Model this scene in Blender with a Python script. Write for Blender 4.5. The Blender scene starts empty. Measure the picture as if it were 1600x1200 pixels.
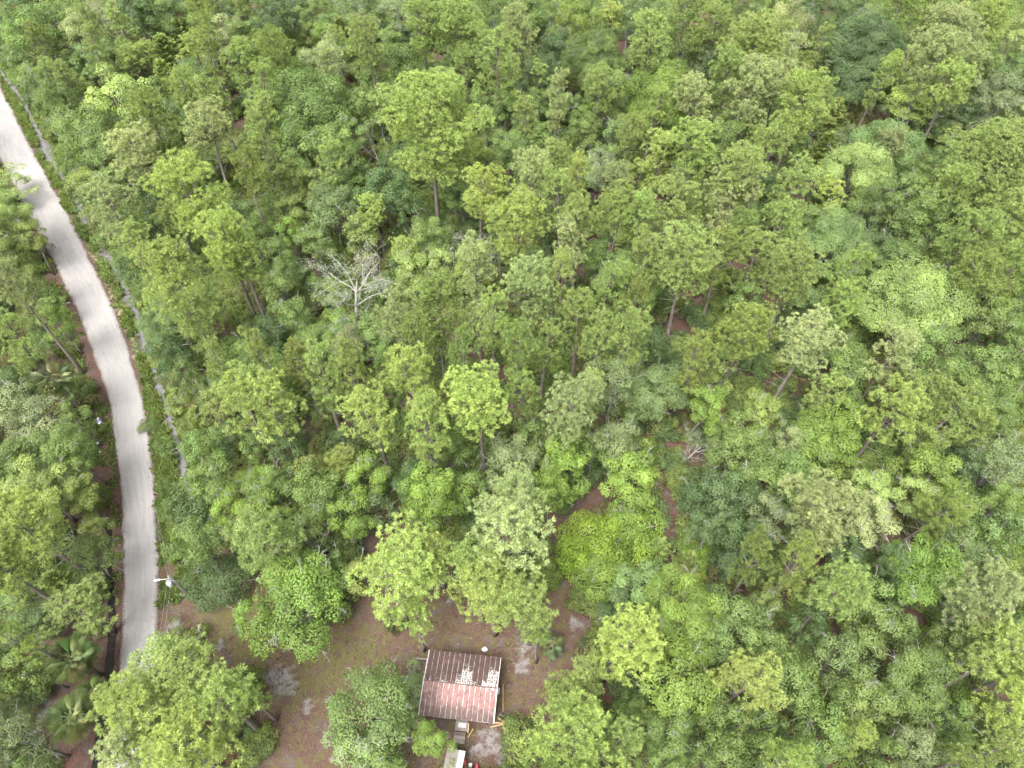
import bpy, math, random
import numpy as np
from mathutils import Vector, Matrix

R_ = math.radians
scene = bpy.context.scene
COL = scene.collection

# ------------------------------------------------------------------ camera, sky, sun, exposure
CAM_H, PITCH, FPX = 80.0, R_(54.5), 1120.0
cam_d = bpy.data.cameras.new('camera')
cam_d.sensor_width = 36.0
cam_d.lens = 36.0 * FPX / 1600.0
cam_d.clip_start, cam_d.clip_end = 0.5, 6000.0
cam = bpy.data.objects.new('camera', cam_d)
cam.location = (0, 0, CAM_H)
cam.rotation_euler = (math.pi / 2 - PITCH, 0, 0)
COL.objects.link(cam)
scene.camera = cam

SUN_EL, SUN_AZ = R_(66), R_(215)          # azimuth measured clockwise from +Y
world = bpy.data.worlds.new('World')
scene.world = world
world.use_nodes = True
wn = world.node_tree
wn.nodes.clear()
w_out = wn.nodes.new('ShaderNodeOutputWorld')
w_bg = wn.nodes.new('ShaderNodeBackground')
w_sky = wn.nodes.new('ShaderNodeTexSky')
w_sky.sky_type = 'NISHITA'
w_sky.sun_disc = False
w_sky.sun_elevation = SUN_EL
w_sky.sun_rotation = SUN_AZ
w_sky.air_density = 1.0
w_sky.dust_density = 6.0
w_sky.ozone_density = 0.6
w_hsv = wn.nodes.new('ShaderNodeHueSaturation')   # overcast: the cloud layer takes the blue out of the sky
w_hsv.inputs['Saturation'].default_value = 0.22
wn.links.new(w_sky.outputs[0], w_hsv.inputs['Color'])
wn.links.new(w_hsv.outputs[0], w_bg.inputs[0])
wn.links.new(w_bg.outputs[0], w_out.inputs[0])
w_bg.inputs[1].default_value = 0.13

sun_d = bpy.data.lights.new('sun', 'SUN')
sun_d.energy = 1.5
sun_d.angle = R_(35)
sun_d.color = (1.0, 0.965, 0.90)
sun = bpy.data.objects.new('sun', sun_d)
sdir = Vector((math.sin(SUN_AZ) * math.cos(SUN_EL), math.cos(SUN_AZ) * math.cos(SUN_EL), math.sin(SUN_EL)))
sun.rotation_euler = sdir.to_track_quat('Z', 'Y').to_euler()
sun.location = (0, 0, 150)
COL.objects.link(sun)

scene.view_settings.view_transform = 'Standard'
scene.view_settings.look = 'None'
scene.view_settings.gamma = 1.0
scene.view_settings.use_curve_mapping = False
scene.view_settings.exposure = 2.24
scene.render.engine = 'CYCLES'
scene.cycles.max_bounces = 4
scene.cycles.diffuse_bounces = 3
scene.cycles.transmission_bounces = 3
scene.cycles.glossy_bounces = 2
scene.cycles.caustics_reflective = False
scene.cycles.caustics_refractive = False
scene.cycles.use_denoising = True
scene.cycles.adaptive_threshold = 0.015
scene.render.use_persistent_data = False

# ------------------------------------------------------------------ geometry of the survey: photo point -> place on the ground
_fw = np.array([0, math.cos(PITCH), -math.sin(PITCH)])
_up = np.array([0, math.sin(PITCH), math.cos(PITCH)])
_rt = np.array([1.0, 0, 0])
_C = np.array([0, 0, CAM_H])

def at(px, py, z=0.0):
    d = _fw * FPX + _rt * (px - 800) + _up * (600 - py)
    return _C + d * ((z - CAM_H) / d[2])

def proj(p):
    v = np.asarray(p, float) - _C
    zc = v @ _fw
    return np.stack([800 + FPX * (v @ _rt) / zc, 600 - FPX * (v @ _up) / zc], -1), zc

def smooth(e0, e1, x):
    t = np.clip((x - e0) / (e1 - e0), 0, 1)
    return t * t * (3 - 2 * t)

def dist_poly(pts, line):
    pts = np.asarray(pts)[:, :2]
    if len(pts) < 400:
        L = np.asarray(line, float)[:, :2]
        a, ab = L[:-1], np.diff(L, axis=0)
        ap = pts[:, None] - a[None]
        t = np.clip((ap * ab).sum(-1) / ((ab * ab).sum(-1) + 1e-12), 0, 1)
        dv = ap - t[..., None] * ab
        return np.sqrt((dv * dv).sum(-1).min(1))
    best = np.full(len(pts), 1e9)
    for a, b in zip(line[:-1], line[1:]):
        a = np.asarray(a[:2]); b = np.asarray(b[:2])
        ab = b - a
        t = np.clip(((pts - a) @ ab) / (ab @ ab), 0, 1)
        best = np.minimum(best, np.linalg.norm(pts - a - t[:, None] * ab, axis=1))
    return best

def in_poly(pts, poly):
    pts = np.asarray(pts); poly = np.asarray(poly)
    x, y = pts[:, 0], pts[:, 1]
    ins = np.zeros(len(pts), bool)
    j = len(poly) - 1
    for i in range(len(poly)):
        xi, yi = poly[i]; xj, yj = poly[j]
        c = ((yi > y) != (yj > y)) & (x < (xj - xi) * (y - yi) / (yj - yi + 1e-12) + xi)
        ins ^= c
        j = i
    return ins

_rs = np.random.RandomState(5)
_G = _rs.rand(64, 64)
def vnoise(x, y, s):
    x = np.asarray(x) / s + 137.2; y = np.asarray(y) / s + 71.7
    xi = np.floor(x).astype(int); yi = np.floor(y).astype(int)
    fx = x - xi; fy = y - yi
    fx = fx * fx * (3 - 2 * fx); fy = fy * fy * (3 - 2 * fy)
    g = lambda a, b: _G[a % 64, b % 64]
    return (g(xi, yi) * (1 - fx) + g(xi + 1, yi) * fx) * (1 - fy) + (g(xi, yi + 1) * (1 - fx) + g(xi + 1, yi + 1) * fx) * fy

# ------------------------------------------------------------------ materials
def new_mat(name):
    m = bpy.data.materials.new(name)
    m.use_nodes = True
    nt = m.node_tree
    nt.nodes.clear()
    out = nt.nodes.new('ShaderNodeOutputMaterial')
    return m, nt, out

def N(nt, typ, **kw):
    n = nt.nodes.new('ShaderNode' + typ)
    for k, v in kw.items():
        if k.startswith('i_'):
            key = k[2:]
            n.inputs[int(key) if key.isdigit() else key.replace('_', ' ')].default_value = v
        else:
            setattr(n, k, v)
    return n

def mixc(nt, fac, a, b, mode='MIX'):
    n = nt.nodes.new('ShaderNodeMix')
    n.data_type = 'RGBA'
    n.blend_type = mode
    for sock, val in ((n.inputs[0], fac), (n.inputs[6], a), (n.inputs[7], b)):
        if isinstance(val, (int, float)):
            sock.default_value = val
        elif isinstance(val, tuple):
            sock.default_value = (*val, 1) if len(val) == 3 else val
        else:
            nt.links.new(val, sock)
    return n.outputs[2]

def mth(nt, op, a, b=None, clamp=False):
    n = nt.nodes.new('ShaderNodeMath')
    n.operation = op
    n.use_clamp = clamp
    for sock, val in ((n.inputs[0], a), (n.inputs[1], b)):
        if val is None:
            continue
        if isinstance(val, (int, float)):
            sock.default_value = val
        else:
            nt.links.new(val, sock)
    return n.outputs[0]

def maprange(nt, v, a, b, c=0.0, d=1.0):
    n = nt.nodes.new('ShaderNodeMapRange')
    nt.links.new(v, n.inputs[0])
    for i, x in enumerate((a, b, c, d)):
        n.inputs[i + 1].default_value = x
    return n.outputs[0]

def noise(nt, vec, scale, detail=4, rough=0.55):
    n = N(nt, 'TexNoise')
    n.inputs['Scale'].default_value = scale
    n.inputs['Detail'].default_value = detail
    n.inputs['Roughness'].default_value = rough
    if vec is not None:
        nt.links.new(vec, n.inputs['Vector'])
    return n.outputs[0]

def attr(nt, name):
    n = N(nt, 'Attribute', attribute_name=name)
    return n.outputs['Fac']

def leaf_mat(name, transl=0.32, spread=0.75, yellow=0.3, ramp=None):
    m, nt, out = new_mat(name)
    oi = N(nt, 'ObjectInfo')
    base = oi.outputs['Color']
    if ramp:                      # each plant draws its own leaf colour
        cr = N(nt, 'ValToRGB')
        cr.color_ramp.interpolation = 'CONSTANT'
        while len(cr.color_ramp.elements) < len(ramp):
            cr.color_ramp.elements.new(0.5)
        for i, c in enumerate(ramp):
            cr.color_ramp.elements[i].position = i / len(ramp)
            cr.color_ramp.elements[i].color = (*c, 1)
        nt.links.new(oi.outputs['Random'], cr.inputs[0])
        base = cr.outputs[0]
    t = attr(nt, 'tint')
    pf = attr(nt, 'puff')
    k = mth(nt, 'ADD', mth(nt, 'MULTIPLY', t, spread), 1 - spread / 2)
    k = mth(nt, 'MULTIPLY', k, mth(nt, 'ADD', mth(nt, 'MULTIPLY', pf, 0.5), 0.75))
    kc = N(nt, 'CombineColor')
    for i in range(3):
        nt.links.new(k, kc.inputs[i])
    col = mixc(nt, 1.0, base, kc.outputs[0], 'MULTIPLY')
    yel = mixc(nt, 1.0, col, (1.18, 1.05, 0.7), 'MULTIPLY')
    col = mixc(nt, mth(nt, 'MULTIPLY', mth(nt, 'POWER', pf, 2.0), yellow), col, yel)
    p = N(nt, 'BsdfPrincipled')
    nt.links.new(col, p.inputs['Base Color'])
    p.inputs['Roughness'].default_value = 0.55
    p.inputs['Specular IOR Level'].default_value = 0.35
    tr = N(nt, 'BsdfTranslucent')
    trc = mixc(nt, 1.0, col, (1.12, 1.15, 0.8), 'MULTIPLY')
    nt.links.new(trc, tr.inputs['Color'])
    mx = N(nt, 'MixShader')
    mx.inputs[0].default_value = transl
    nt.links.new(p.outputs[0], mx.inputs[1])
    nt.links.new(tr.outputs[0], mx.inputs[2])
    nt.links.new(mx.outputs[0], out.inputs[0])
    return m

def bark_mat(name, c1, c2, scale=3.0):
    m, nt, out = new_mat(name)
    tc = N(nt, 'TexCoord')
    mp = N(nt, 'Mapping')
    mp.inputs['Scale'].default_value = (1, 1, 0.25)
    nt.links.new(tc.outputs['Object'], mp.inputs[0])
    f = noise(nt, mp.outputs[0], scale, 5, 0.65)
    f = maprange(nt, f, 0.35, 0.65)
    col = mixc(nt, f, c1, c2)
    oi = N(nt, 'ObjectInfo')
    k = maprange(nt, oi.outputs['Random'], 0, 1, 0.8, 1.15)
    kc = N(nt, 'CombineColor')
    for i in range(3):
        nt.links.new(k, kc.inputs[i])
    col = mixc(nt, 1.0, col, kc.outputs[0], 'MULTIPLY')
    p = N(nt, 'BsdfPrincipled')
    nt.links.new(col, p.inputs['Base Color'])
    p.inputs['Roughness'].default_value = 0.9
    p.inputs['Specular IOR Level'].default_value = 0.15
    bp = N(nt, 'Bump')
    bp.inputs['Strength'].default_value = 0.6
    bp.inputs['Distance'].default_value = 0.05
    nt.links.new(f, bp.inputs['Height'])
    nt.links.new(bp.outputs[0], p.inputs['Normal'])
    nt.links.new(p.outputs[0], out.inputs[0])
    return m

def plain_mat(name, c1, c2, scale=6.0, rough=0.7, spec=0.3, metal=0.0, stretch=(1, 1, 1)):
    m, nt, out = new_mat(name)
    tc = N(nt, 'TexCoord')
    mp = N(nt, 'Mapping')
    mp.inputs['Scale'].default_value = stretch
    nt.links.new(tc.outputs['Object'], mp.inputs[0])
    oi = N(nt, 'ObjectInfo')
    add = N(nt, 'VectorMath', operation='ADD')
    nt.links.new(mp.outputs[0], add.inputs[0])
    sc = N(nt, 'VectorMath', operation='SCALE')
    cx = N(nt, 'CombineXYZ')
    for i in range(3):
        nt.links.new(oi.outputs['Random'], cx.inputs[i])
    nt.links.new(cx.outputs[0], sc.inputs[0])
    sc.inputs['Scale'].default_value = 37.0
    nt.links.new(sc.outputs[0], add.inputs[1])
    f = maprange(nt, noise(nt, add.outputs[0], scale, 5, 0.6), 0.35, 0.65)
    col = mixc(nt, f, c1, c2)
    p = N(nt, 'BsdfPrincipled')
    nt.links.new(col, p.inputs['Base Color'])
    p.inputs['Roughness'].default_value = rough
    p.inputs['Specular IOR Level'].default_value = spec
    p.inputs['Metallic'].default_value = metal
    nt.links.new(p.outputs[0], out.inputs[0])
    return m

M_PINE = leaf_mat('pine_needles', 0.42, 0.34, 0.25)
M_LEAF = leaf_mat('broad_leaves', 0.4, 0.28, 0.16)
M_PALM = leaf_mat('palm_leaf', 0.25, 0.4, 0.15)
M_BARKP = bark_mat('pine_bark', (0.10, 0.08, 0.066), (0.20, 0.175, 0.155))
M_BARKO = bark_mat('oak_bark', (0.09, 0.082, 0.07), (0.22, 0.213, 0.19), 2.0)
M_DEAD = bark_mat('dead_wood', (0.16, 0.155, 0.142), (0.31, 0.305, 0.28), 2.5)
M_LICH = leaf_mat('lichen_tufts', 0.2, 0.5, 0.0)

def ground_mat():
    m, nt, out = new_mat('forest_floor')
    tc = N(nt, 'TexCoord')
    v = tc.outputs['Object']
    n_big = noise(nt, v, 0.25, 4, 0.6)
    n_mid = noise(nt, v, 1.3, 5, 0.65)
    n_fine = noise(nt, v, 7.0, 4, 0.7)
    n_xf = noise(nt, v, 22.0, 3, 0.7)
    lit = mixc(nt, maprange(nt, n_fine, 0.34, 0.66), (0.040, 0.024, 0.020), (0.105, 0.066, 0.052))
    lit = mixc(nt, maprange(nt, n_mid, 0.47, 0.60), lit, mixc(nt, n_fine, (0.072, 0.036, 0.026), (0.115, 0.062, 0.046)))
    lit = mixc(nt, maprange(nt, noise(nt, v, 0.6, 5, 0.7), 0.5, 0.66), lit, mixc(nt, n_fine, (0.05, 0.042, 0.04), (0.115, 0.098, 0.093)))
    lit = mixc(nt, mth(nt, 'MULTIPLY', maprange(nt, n_big, 0.5, 0.7), .6), lit, (0.060, 0.045, 0.038))
    lit = mixc(nt, maprange(nt, n_xf, 0.61, 0.70), lit, (0.21, 0.17, 0.14))
    moss = mixc(nt, maprange(nt, n_fine, 0.3, 0.7), (0.053, 0.049, 0.019), (0.100, 0.090, 0.041))
    def jag(a, w, nn, lo, hi):
        s = mth(nt, 'ADD', attr(nt, a), mth(nt, 'MULTIPLY', mth(nt, 'SUBTRACT', nn, 0.5), w))
        return maprange(nt, s, lo, hi)
    col = mixc(nt, jag('moss', 2.2, n_mid, 0.45, 0.75), lit, moss)
    grass = mixc(nt, maprange(nt, n_fine, 0.3, 0.7), (0.030, 0.044, 0.013), (0.067, 0.081, 0.030))
    col = mixc(nt, jag('green', 1.2, n_mid, 0.4, 0.65), col, grass)
    dry = mixc(nt, maprange(nt, n_xf, 0.35, 0.65), (0.148, 0.118, 0.081), (0.252, 0.215, 0.155))
    col = mixc(nt, jag('dry', 1.2, n_mid, 0.45, 0.65), col, dry)
    sand = mixc(nt, maprange(nt, n_fine, 0.3, 0.7), (0.096, 0.085, 0.083), (0.207, 0.194, 0.194))
    col = mixc(nt, jag('sand', 2.4, n_mid, 0.5, 1.0), col, sand)
    wet = mixc(nt, maprange(nt, n_mid, 0.3, 0.7), (0.059, 0.053, 0.052), (0.111, 0.104, 0.102))
    col = mixc(nt, jag('bed', 0.8, n_mid, 0.45, 0.6), col, wet)
    p = N(nt, 'BsdfPrincipled')
    nt.links.new(col, p.inputs['Base Color'])
    p.inputs['Roughness'].default_value = 0.95
    p.inputs['Specular IOR Level'].default_value = 0.1
    bp = N(nt, 'Bump')
    bp.inputs['Strength'].default_value = 0.7
    bp.inputs['Distance'].default_value = 0.12
    nt.links.new(mth(nt, 'ADD', n_fine, mth(nt, 'MULTIPLY', n_xf, 0.5)), bp.inputs['Height'])
    nt.links.new(bp.outputs[0], p.inputs['Normal'])
    nt.links.new(p.outputs[0], out.inputs[0])
    return m

def road_mat():
    m, nt, out = new_mat('packed_limerock')
    uv = N(nt, 'UVMap', uv_map='UVMap')
    mp = N(nt, 'Mapping')
    mp.inputs['Scale'].default_value = (1.0, 0.09, 1)
    nt.links.new(uv.outputs[0], mp.inputs[0])
    streak = noise(nt, mp.outputs[0], 2.6, 6, 0.65)
    n_f = noise(nt, uv.outputs[0], 6.0, 5, 0.7)
    n_m = noise(nt, uv.outputs[0], 0.9, 7, 0.68)
    col = mixc(nt, maprange(nt, streak, 0.34, 0.62), (0.192, 0.183, 0.178), (0.226, 0.216, 0.211))
    col = mixc(nt, mth(nt, 'MULTIPLY', maprange(nt, n_f, 0.5, 0.75), 0.25), col, (0.15, 0.138, 0.132))
    col = mixc(nt, mth(nt, 'MULTIPLY', maprange(nt, n_m, 0.54, 0.70), 0.32), col, (0.115, 0.107, 0.105))
    n_s = noise(nt, mp.outputs[0], 7.5, 4, 0.7)
    col = mixc(nt, mth(nt, 'MULTIPLY', maprange(nt, n_s, 0.57, 0.7), 0.25), col, (0.12, 0.112, 0.108))
    # pine straw and leaves drifted along both edges
    sx = N(nt, 'SeparateXYZ')
    nt.links.new(uv.outputs[0], sx.inputs[0])
    edge = mth(nt, 'ABSOLUTE', sx.outputs[0])
    e = mth(nt, 'ADD', edge, mth(nt, 'MULTIPLY', mth(nt, 'SUBTRACT', n_f, 0.5), 1.7))
    straw = mixc(nt, maprange(nt, n_f, 0.4, 0.6), (0.062, 0.036, 0.03), (0.12, 0.09, 0.078))
    col = mixc(nt, maprange(nt, e, 1.72, 1.98), col, straw)
    p = N(nt, 'BsdfPrincipled')
    nt.links.new(col, p.inputs['Base Color'])
    p.inputs['Roughness'].default_value = 0.95
    p.inputs['Specular IOR Level'].default_value = 0.1
    bp = N(nt, 'Bump')
    bp.inputs['Strength'].default_value = 0.4
    bp.inputs['Distance'].default_value = 0.05
    nt.links.new(mth(nt, 'ADD', n_f, streak), bp.inputs['Height'])
    nt.links.new(bp.outputs[0], p.inputs['Normal'])
    nt.links.new(p.outputs[0], out.inputs[0])
    return m

# ------------------------------------------------------------------ mesh helpers
class MB:
    """collects polygons; build() links them as ONE mesh object"""
    def __init__(s):
        s.v = []; s.f = []; s.m = []
    def add(s, vs, fs, mi=0):
        o = len(s.v)
        s.v += [tuple(map(float, q)) for q in vs]
        s.f += [tuple(i + o for i in f) for f in fs]
        s.m += [mi] * len(fs)
    def box(s, c, d, rz=0.0, mi=0, rx=0.0, ry=0.0):
        mt = Matrix.Translation(c) @ Matrix.Rotation(rz, 4, 'Z') @ Matrix.Rotation(ry, 4, 'Y') @ Matrix.Rotation(rx, 4, 'X')
        h = [x / 2 for x in d]
        b = min(h) * 0.12
        vs = []; fs = []
        for sz in (-1, 1):      # slightly chamfered ends
            for sx, sy in ((-1, -1), (1, -1), (1, 1), (-1, 1)):
                vs.append(mt @ Vector((sx * h[0], sy * h[1], sz * (h[2] - b))))
        for sz in (-1, 1):
            for sx, sy in ((-1, -1), (1, -1), (1, 1), (-1, 1)):
                vs.append(mt @ Vector((sx * (h[0] - b), sy * (h[1] - b), sz * h[2])))
        for i in range(4):
            j = (i + 1) % 4
            fs += [(i, j, 4 + j, 4 + i), (4 + i, 4 + j, 12 + j, 12 + i), (j, i, 8 + i, 8 + j)]
        fs += [(12, 13, 14, 15), (11, 10, 9, 8)]
        s.add(vs, fs, mi)
    def tube(s, pts, rad, n=6, mi=0, cap=True):
        pts = [Vector(p) for p in pts]
        if not hasattr(rad, '__len__'):
            rad = [rad] * len(pts)
        vs = []; fs = []
        ref = None
        for i, p in enumerate(pts):
            d = (pts[min(i + 1, len(pts) - 1)] - pts[max(i - 1, 0)]).normalized()
            if ref is None:
                ref = Vector((1, 0, 0)) if abs(d.x) < 0.8 else Vector((0, 1, 0))
            a = (ref - d * ref.dot(d)).normalized()
            ref = a
            b = d.cross(a)
            for k in range(n):
                t = 2 * math.pi * k / n
                vs.append(p + (a * math.cos(t) + b * math.sin(t)) * rad[i])
        for i in range(len(pts) - 1):
            for k in range(n):
                k2 = (k + 1) % n
                fs.append((i * n + k, i * n + k2, (i + 1) * n + k2, (i + 1) * n + k))
        if cap:
            fs.append(tuple(range(n - 1, -1, -1)))
            fs.append(tuple((len(pts) - 1) * n + k for k in range(n)))
        s.add(vs, fs, mi)
    def lathe(s, prof, c=(0, 0, 0), n=12, mi=0):
        vs = []; fs = []
        for r, z in prof:
            for k in range(n):
                t = 2 * math.pi * k / n
                vs.append((c[0] + r * math.cos(t), c[1] + r * math.sin(t), c[2] + z))
        for i in range(len(prof) - 1):
            for k in range(n):
                k2 = (k + 1) % n
                fs.append((i * n + k, i * n + k2, (i + 1) * n + k2, (i + 1) * n + k))
        fs.append(tuple(range(n - 1, -1, -1)))
        fs.append(tuple((len(prof) - 1) * n + k for k in range(n)))
        s.add(vs, fs, mi)
    def mesh(s, name, mats, smooth_=False):
        me = bpy.data.meshes.new(name)
        me.from_pydata(s.v, [], s.f)
        for m in (mats if isinstance(mats, (list, tuple)) else [mats]):
            me.materials.append(m)
        me.polygons.foreach_set('material_index', s.m)
        if smooth_:
            me.polygons.foreach_set('use_smooth', [True] * len(s.f))
        me.update()
        return me
    def build(s, name, mats, parent=None, smooth_=False):
        return link(name, s.mesh(name, mats, smooth_), parent)

def link(name, me, parent=None, loc=None, rz=0.0):
    o = bpy.data.objects.new(name, me)
    COL.objects.link(o)
    if parent is not None:
        o.parent = parent
    if loc is not None:
        o.location = loc
    if rz:
        o.rotation_euler = (0, 0, rz)
    return o

def empty(name, loc, rz=0.0, s=1.0):
    o = bpy.data.objects.new(name, None)
    COL.objects.link(o)
    o.empty_display_size = 0.3
    o.location = loc
    o.rotation_euler = (0, 0, rz)
    o.scale = (s, s, s)
    return o

def tag(o, label, cat, group=None, kind=None):
    if label: o['label'] = label
    if cat: o['category'] = cat
    if group: o['group'] = group
    if kind: o['kind'] = kind
    return o

def quads_mesh(name, V, mat, attrs=None):
    """V: (n,4,3) array of separate quads"""
    n = len(V)
    me = bpy.data.meshes.new(name)
    me.vertices.add(n * 4)
    me.vertices.foreach_set('co', np.ascontiguousarray(V, np.float32).ravel())
    me.loops.add(n * 4)
    me.loops.foreach_set('vertex_index', np.arange(n * 4, dtype=np.int32))
    me.polygons.add(n)
    me.polygons.foreach_set('loop_start', np.arange(0, n * 4, 4, dtype=np.int32))
    me.update(calc_edges=True)
    for k, a in (attrs or {}).items():
        at_ = me.attributes.new(k, 'FLOAT', 'FACE')
        at_.data.foreach_set('value', np.ascontiguousarray(a, np.float32))
    me.materials.append(mat)
    return me

def nrm(a):
    return a / (np.linalg.norm(a, axis=-1, keepdims=True) + 1e-9)

def leaf_quads(c, d, nr, L, W, rng, fold=0.15):
    """diamond leaves: centre c, axis d, normal nr"""
    s = nrm(np.cross(d, nr))
    nn = np.cross(s, d)
    L = np.asarray(L)[..., None]; W = np.asarray(W)[..., None]
    return np.stack([c - d * L * 0.5, c + s * W * 0.5 - nn * L * fold, c + d * L * 0.5 - nn * L * fold, c - s * W * 0.5 + nn * 0], 1)

# ------------------------------------------------------------------ tree prototypes
def sphere_dirs(rng, n, zmin=-1.0):
    z = rng.uniform(zmin, 1, n)
    a = rng.uniform(0, 2 * math.pi, n)
    r = np.sqrt(1 - z * z)
    return np.stack([r * np.cos(a), r * np.sin(a), z], 1)

def pine_proto(seed, H=20.0, R=4.2, base=0.5, nb=26, dens=78, flat=1.0, lean=0.0, sparse=0.0):
    """tall trunk, rising limbs, each ending in a rounded lobe made of needle tufts"""
    rng = np.random.RandomState(seed)
    tb = MB()
    a0 = rng.uniform(0, 6.28)
    bend = rng.uniform(0.2, 0.9) + lean
    def tr(t):
        return np.array([math.cos(a0) * bend * t * t, math.sin(a0) * bend * t * t, t * H]) + 0.18 * np.array([math.sin(t * 7 + a0), math.cos(t * 6 + 2 * a0), 0]) * t
    ts = np.linspace(0, 0.97, 10)
    pts = [tr(t) for t in ts]
    pts[0][2] = -0.6
    tb.tube(pts, [0.30 * (1 - 0.86 * t) * (1.25 if t == 0 else 1) for t in ts], 7)
    LC = []; LR = []
    for i in range(nb):
        s = (i + rng.uniform(0, 0.9)) / nb
        if rng.rand() < sparse:
            continue
        t = base + (0.97 - base) * s ** 0.85
        az = i * 2.399 + rng.uniform(-0.7, 0.7)
        prof = math.sqrt(max(0, 1 - (s * 0.97) ** 2.2)) * min(1, 0.5 + 1.6 * s) * flat
        ln = R * prof * rng.uniform(0.5, 0.98)
        el = R_(rng.uniform(0, 22) + 40 * s)
        o = tr(t)
        h = np.array([math.cos(az), math.sin(az), 0])
        def br(f):
            return o + h * ln * f * math.cos(el) + np.array([0, 0, 1]) * (ln * f * math.sin(el) + 0.14 * ln * f * f)
        fs = np.linspace(0, 1, 5)
        wig = rng.normal(0, 0.14, (5, 3)) * fs[:, None]
        tb.tube([br(f) + wig[k] for k, f in enumerate(fs)], [0.09 * (1 - 0.8 * f) * (0.6 + 0.4 * ln / R) for f in fs], 4, cap=False)
        r = min(max(R * rng.uniform(0.20, 0.34), .7), rng.uniform(1.2, 1.6)) * (1.1 - 0.25 * s)
        LC.append(br(1.0)); LR.append(r)
        side = np.array([-h[1], h[0], 0])
        if ln > 1.2:
            for f, sg in ((rng.uniform(.5, .75), 1), (rng.uniform(.5, .75), -1)):
                if rng.rand() < .62:
                    q = br(f) + side * sg * rng.uniform(.2, .36) * ln + np.array([0, 0, rng.uniform(0, .5)])
                    LC.append(q); LR.append(r * rng.uniform(.6, .9))
                    tb.tube([br(f * .7), q], [0.035, 0.015], 3, cap=False)
    for k in range(3):
        LC.append(tr(1.0) + rng.normal(0, 0.5, 3) * np.array([1, 1, 0.5]) - np.array([0, 0, .3])); LR.append(R * rng.uniform(0.16, 0.24))
    for k in range(rng.randint(6, 12)):         # dead lower stubs
        t = rng.uniform(base * 0.55, base + .1)
        az = rng.uniform(0, 6.28)
        L = rng.uniform(0.6, 2.4)
        o = tr(t)
        tb.tube([o, o + np.array([math.cos(az) * L, math.sin(az) * L, L * rng.uniform(-0.1, 0.4)])], [0.04, 0.01], 3, mi=1, cap=False)
    LC = np.array(LC); LR = np.array(LR)
    # tufts over every lobe
    cnt = np.maximum(8, (26 * (LR / 1.1) ** 2).astype(int))
    li = np.repeat(np.arange(len(LC)), cnt)
    d = nrm(sphere_dirs(rng, len(li), -0.75) + rng.normal(0, .1, (len(li), 3)))
    tc = LC[li] + d * (LR[li] * rng.uniform(.62, 1.08, len(li)))[:, None] * np.array([1, 1, .78])
    q = np.ones(len(tc), bool)
    for j in range(len(LC)):
        q &= ~((np.linalg.norm((tc - LC[j]) / np.array([1, 1, .78]), axis=1) < .55 * LR[j]) & (li != j))
    tc, d, li = tc[q], d[q], li[q]
    tr_ = rng.uniform(.24, .42, len(tc))
    nn = 27
    ti = np.repeat(np.arange(len(tc)), nn)
    n = len(ti)
    nd = nrm(d[ti] * .75 + sphere_dirs(rng, n, -1) + np.array([0, 0, .3]))
    ln = tr_[ti] * rng.uniform(.8, 1.2, n)
    c = tc[ti] + nd * (ln * .55)[:, None]
    Q = leaf_quads(c, nd, nrm(rng.normal(0, .6, (n, 3)) + d[ti] * .7 + np.array([0, 0, .4])), ln, rng.uniform(.034, .064, n), rng, .08)
    pf = np.clip(.6 * rng.rand(len(tc))[ti] + .4 * rng.rand(len(LC))[li][ti], 0, 1)
    return tb.mesh('pine_trunk', [M_BARKP, M_DEAD], True), quads_mesh('pine_crown', Q, M_PINE, {'tint': rng.rand(n), 'puff': pf})

def young_pine_proto(seed, H=10.0, R=2.3):
    rng = np.random.RandomState(seed)
    tb = MB()
    tb.tube([(0, 0, -0.4), (0.05, 0.02, H * 0.5), (0.0, 0.08, H * 0.97)], [0.13, 0.08, 0.02], 6)
    C = []; D = []; T = []; PF = []
    nb = 54
    for i in range(nb):
        s = (i + rng.rand()) / nb
        z = H * (0.14 + 0.82 * s)
        ln = R * (1 - s) ** 0.75 * rng.uniform(0.7, 1.15) + 0.35
        az = i * 2.399 + rng.uniform(-0.4, 0.4)
        el = R_(18 + 40 * s)
        h = np.array([math.cos(az), math.sin(az), 0])
        f = np.linspace(0, 1, 4)
        p = np.array([0, 0, z]) + h * (ln * f * math.cos(el))[:, None] + np.array([0, 0, 1]) * (ln * (f * math.sin(el) * 0.6 + 0.5 * f ** 2.2))[:, None]
        tb.tube(p, [0.035, 0.028, 0.02, 0.008], 3, cap=False)
        m = int(85 * ln / R) + 22
        ff = rng.uniform(0.22, 1.03, m)
        c = np.array([0, 0, z]) + h * (ln * ff * math.cos(el))[:, None] + np.array([0, 0, 1]) * (ln * (ff * math.sin(el) * 0.6 + 0.5 * ff ** 2.2))[:, None]
        c = c + rng.normal(0, 0.09, (m, 3)) + np.cross(h, [0, 0, 1]) * (rng.uniform(-0.3, 0.3, m) * ln * (1.1 - ff))[:, None]
        d = nrm(h * 0.6 + np.array([0, 0, 0.75]) + rng.normal(0, 0.5, (m, 3)))
        C.append(c); D.append(d); T.append(rng.rand(m)); PF.append(np.full(m, rng.rand()))
    C = np.concatenate(C); D = np.concatenate(D)
    n = len(C)
    Q = leaf_quads(C, D, nrm(rng.normal(0, 1, (n, 3))), rng.uniform(0.3, 0.5, n), rng.uniform(0.07, 0.13, n), rng, 0.05)
    return tb.mesh('young_pine_trunk', [M_BARKP], True), quads_mesh('young_pine_crown', Q, M_PINE, {'tint': np.concatenate(T), 'puff': np.concatenate(PF)})

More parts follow.
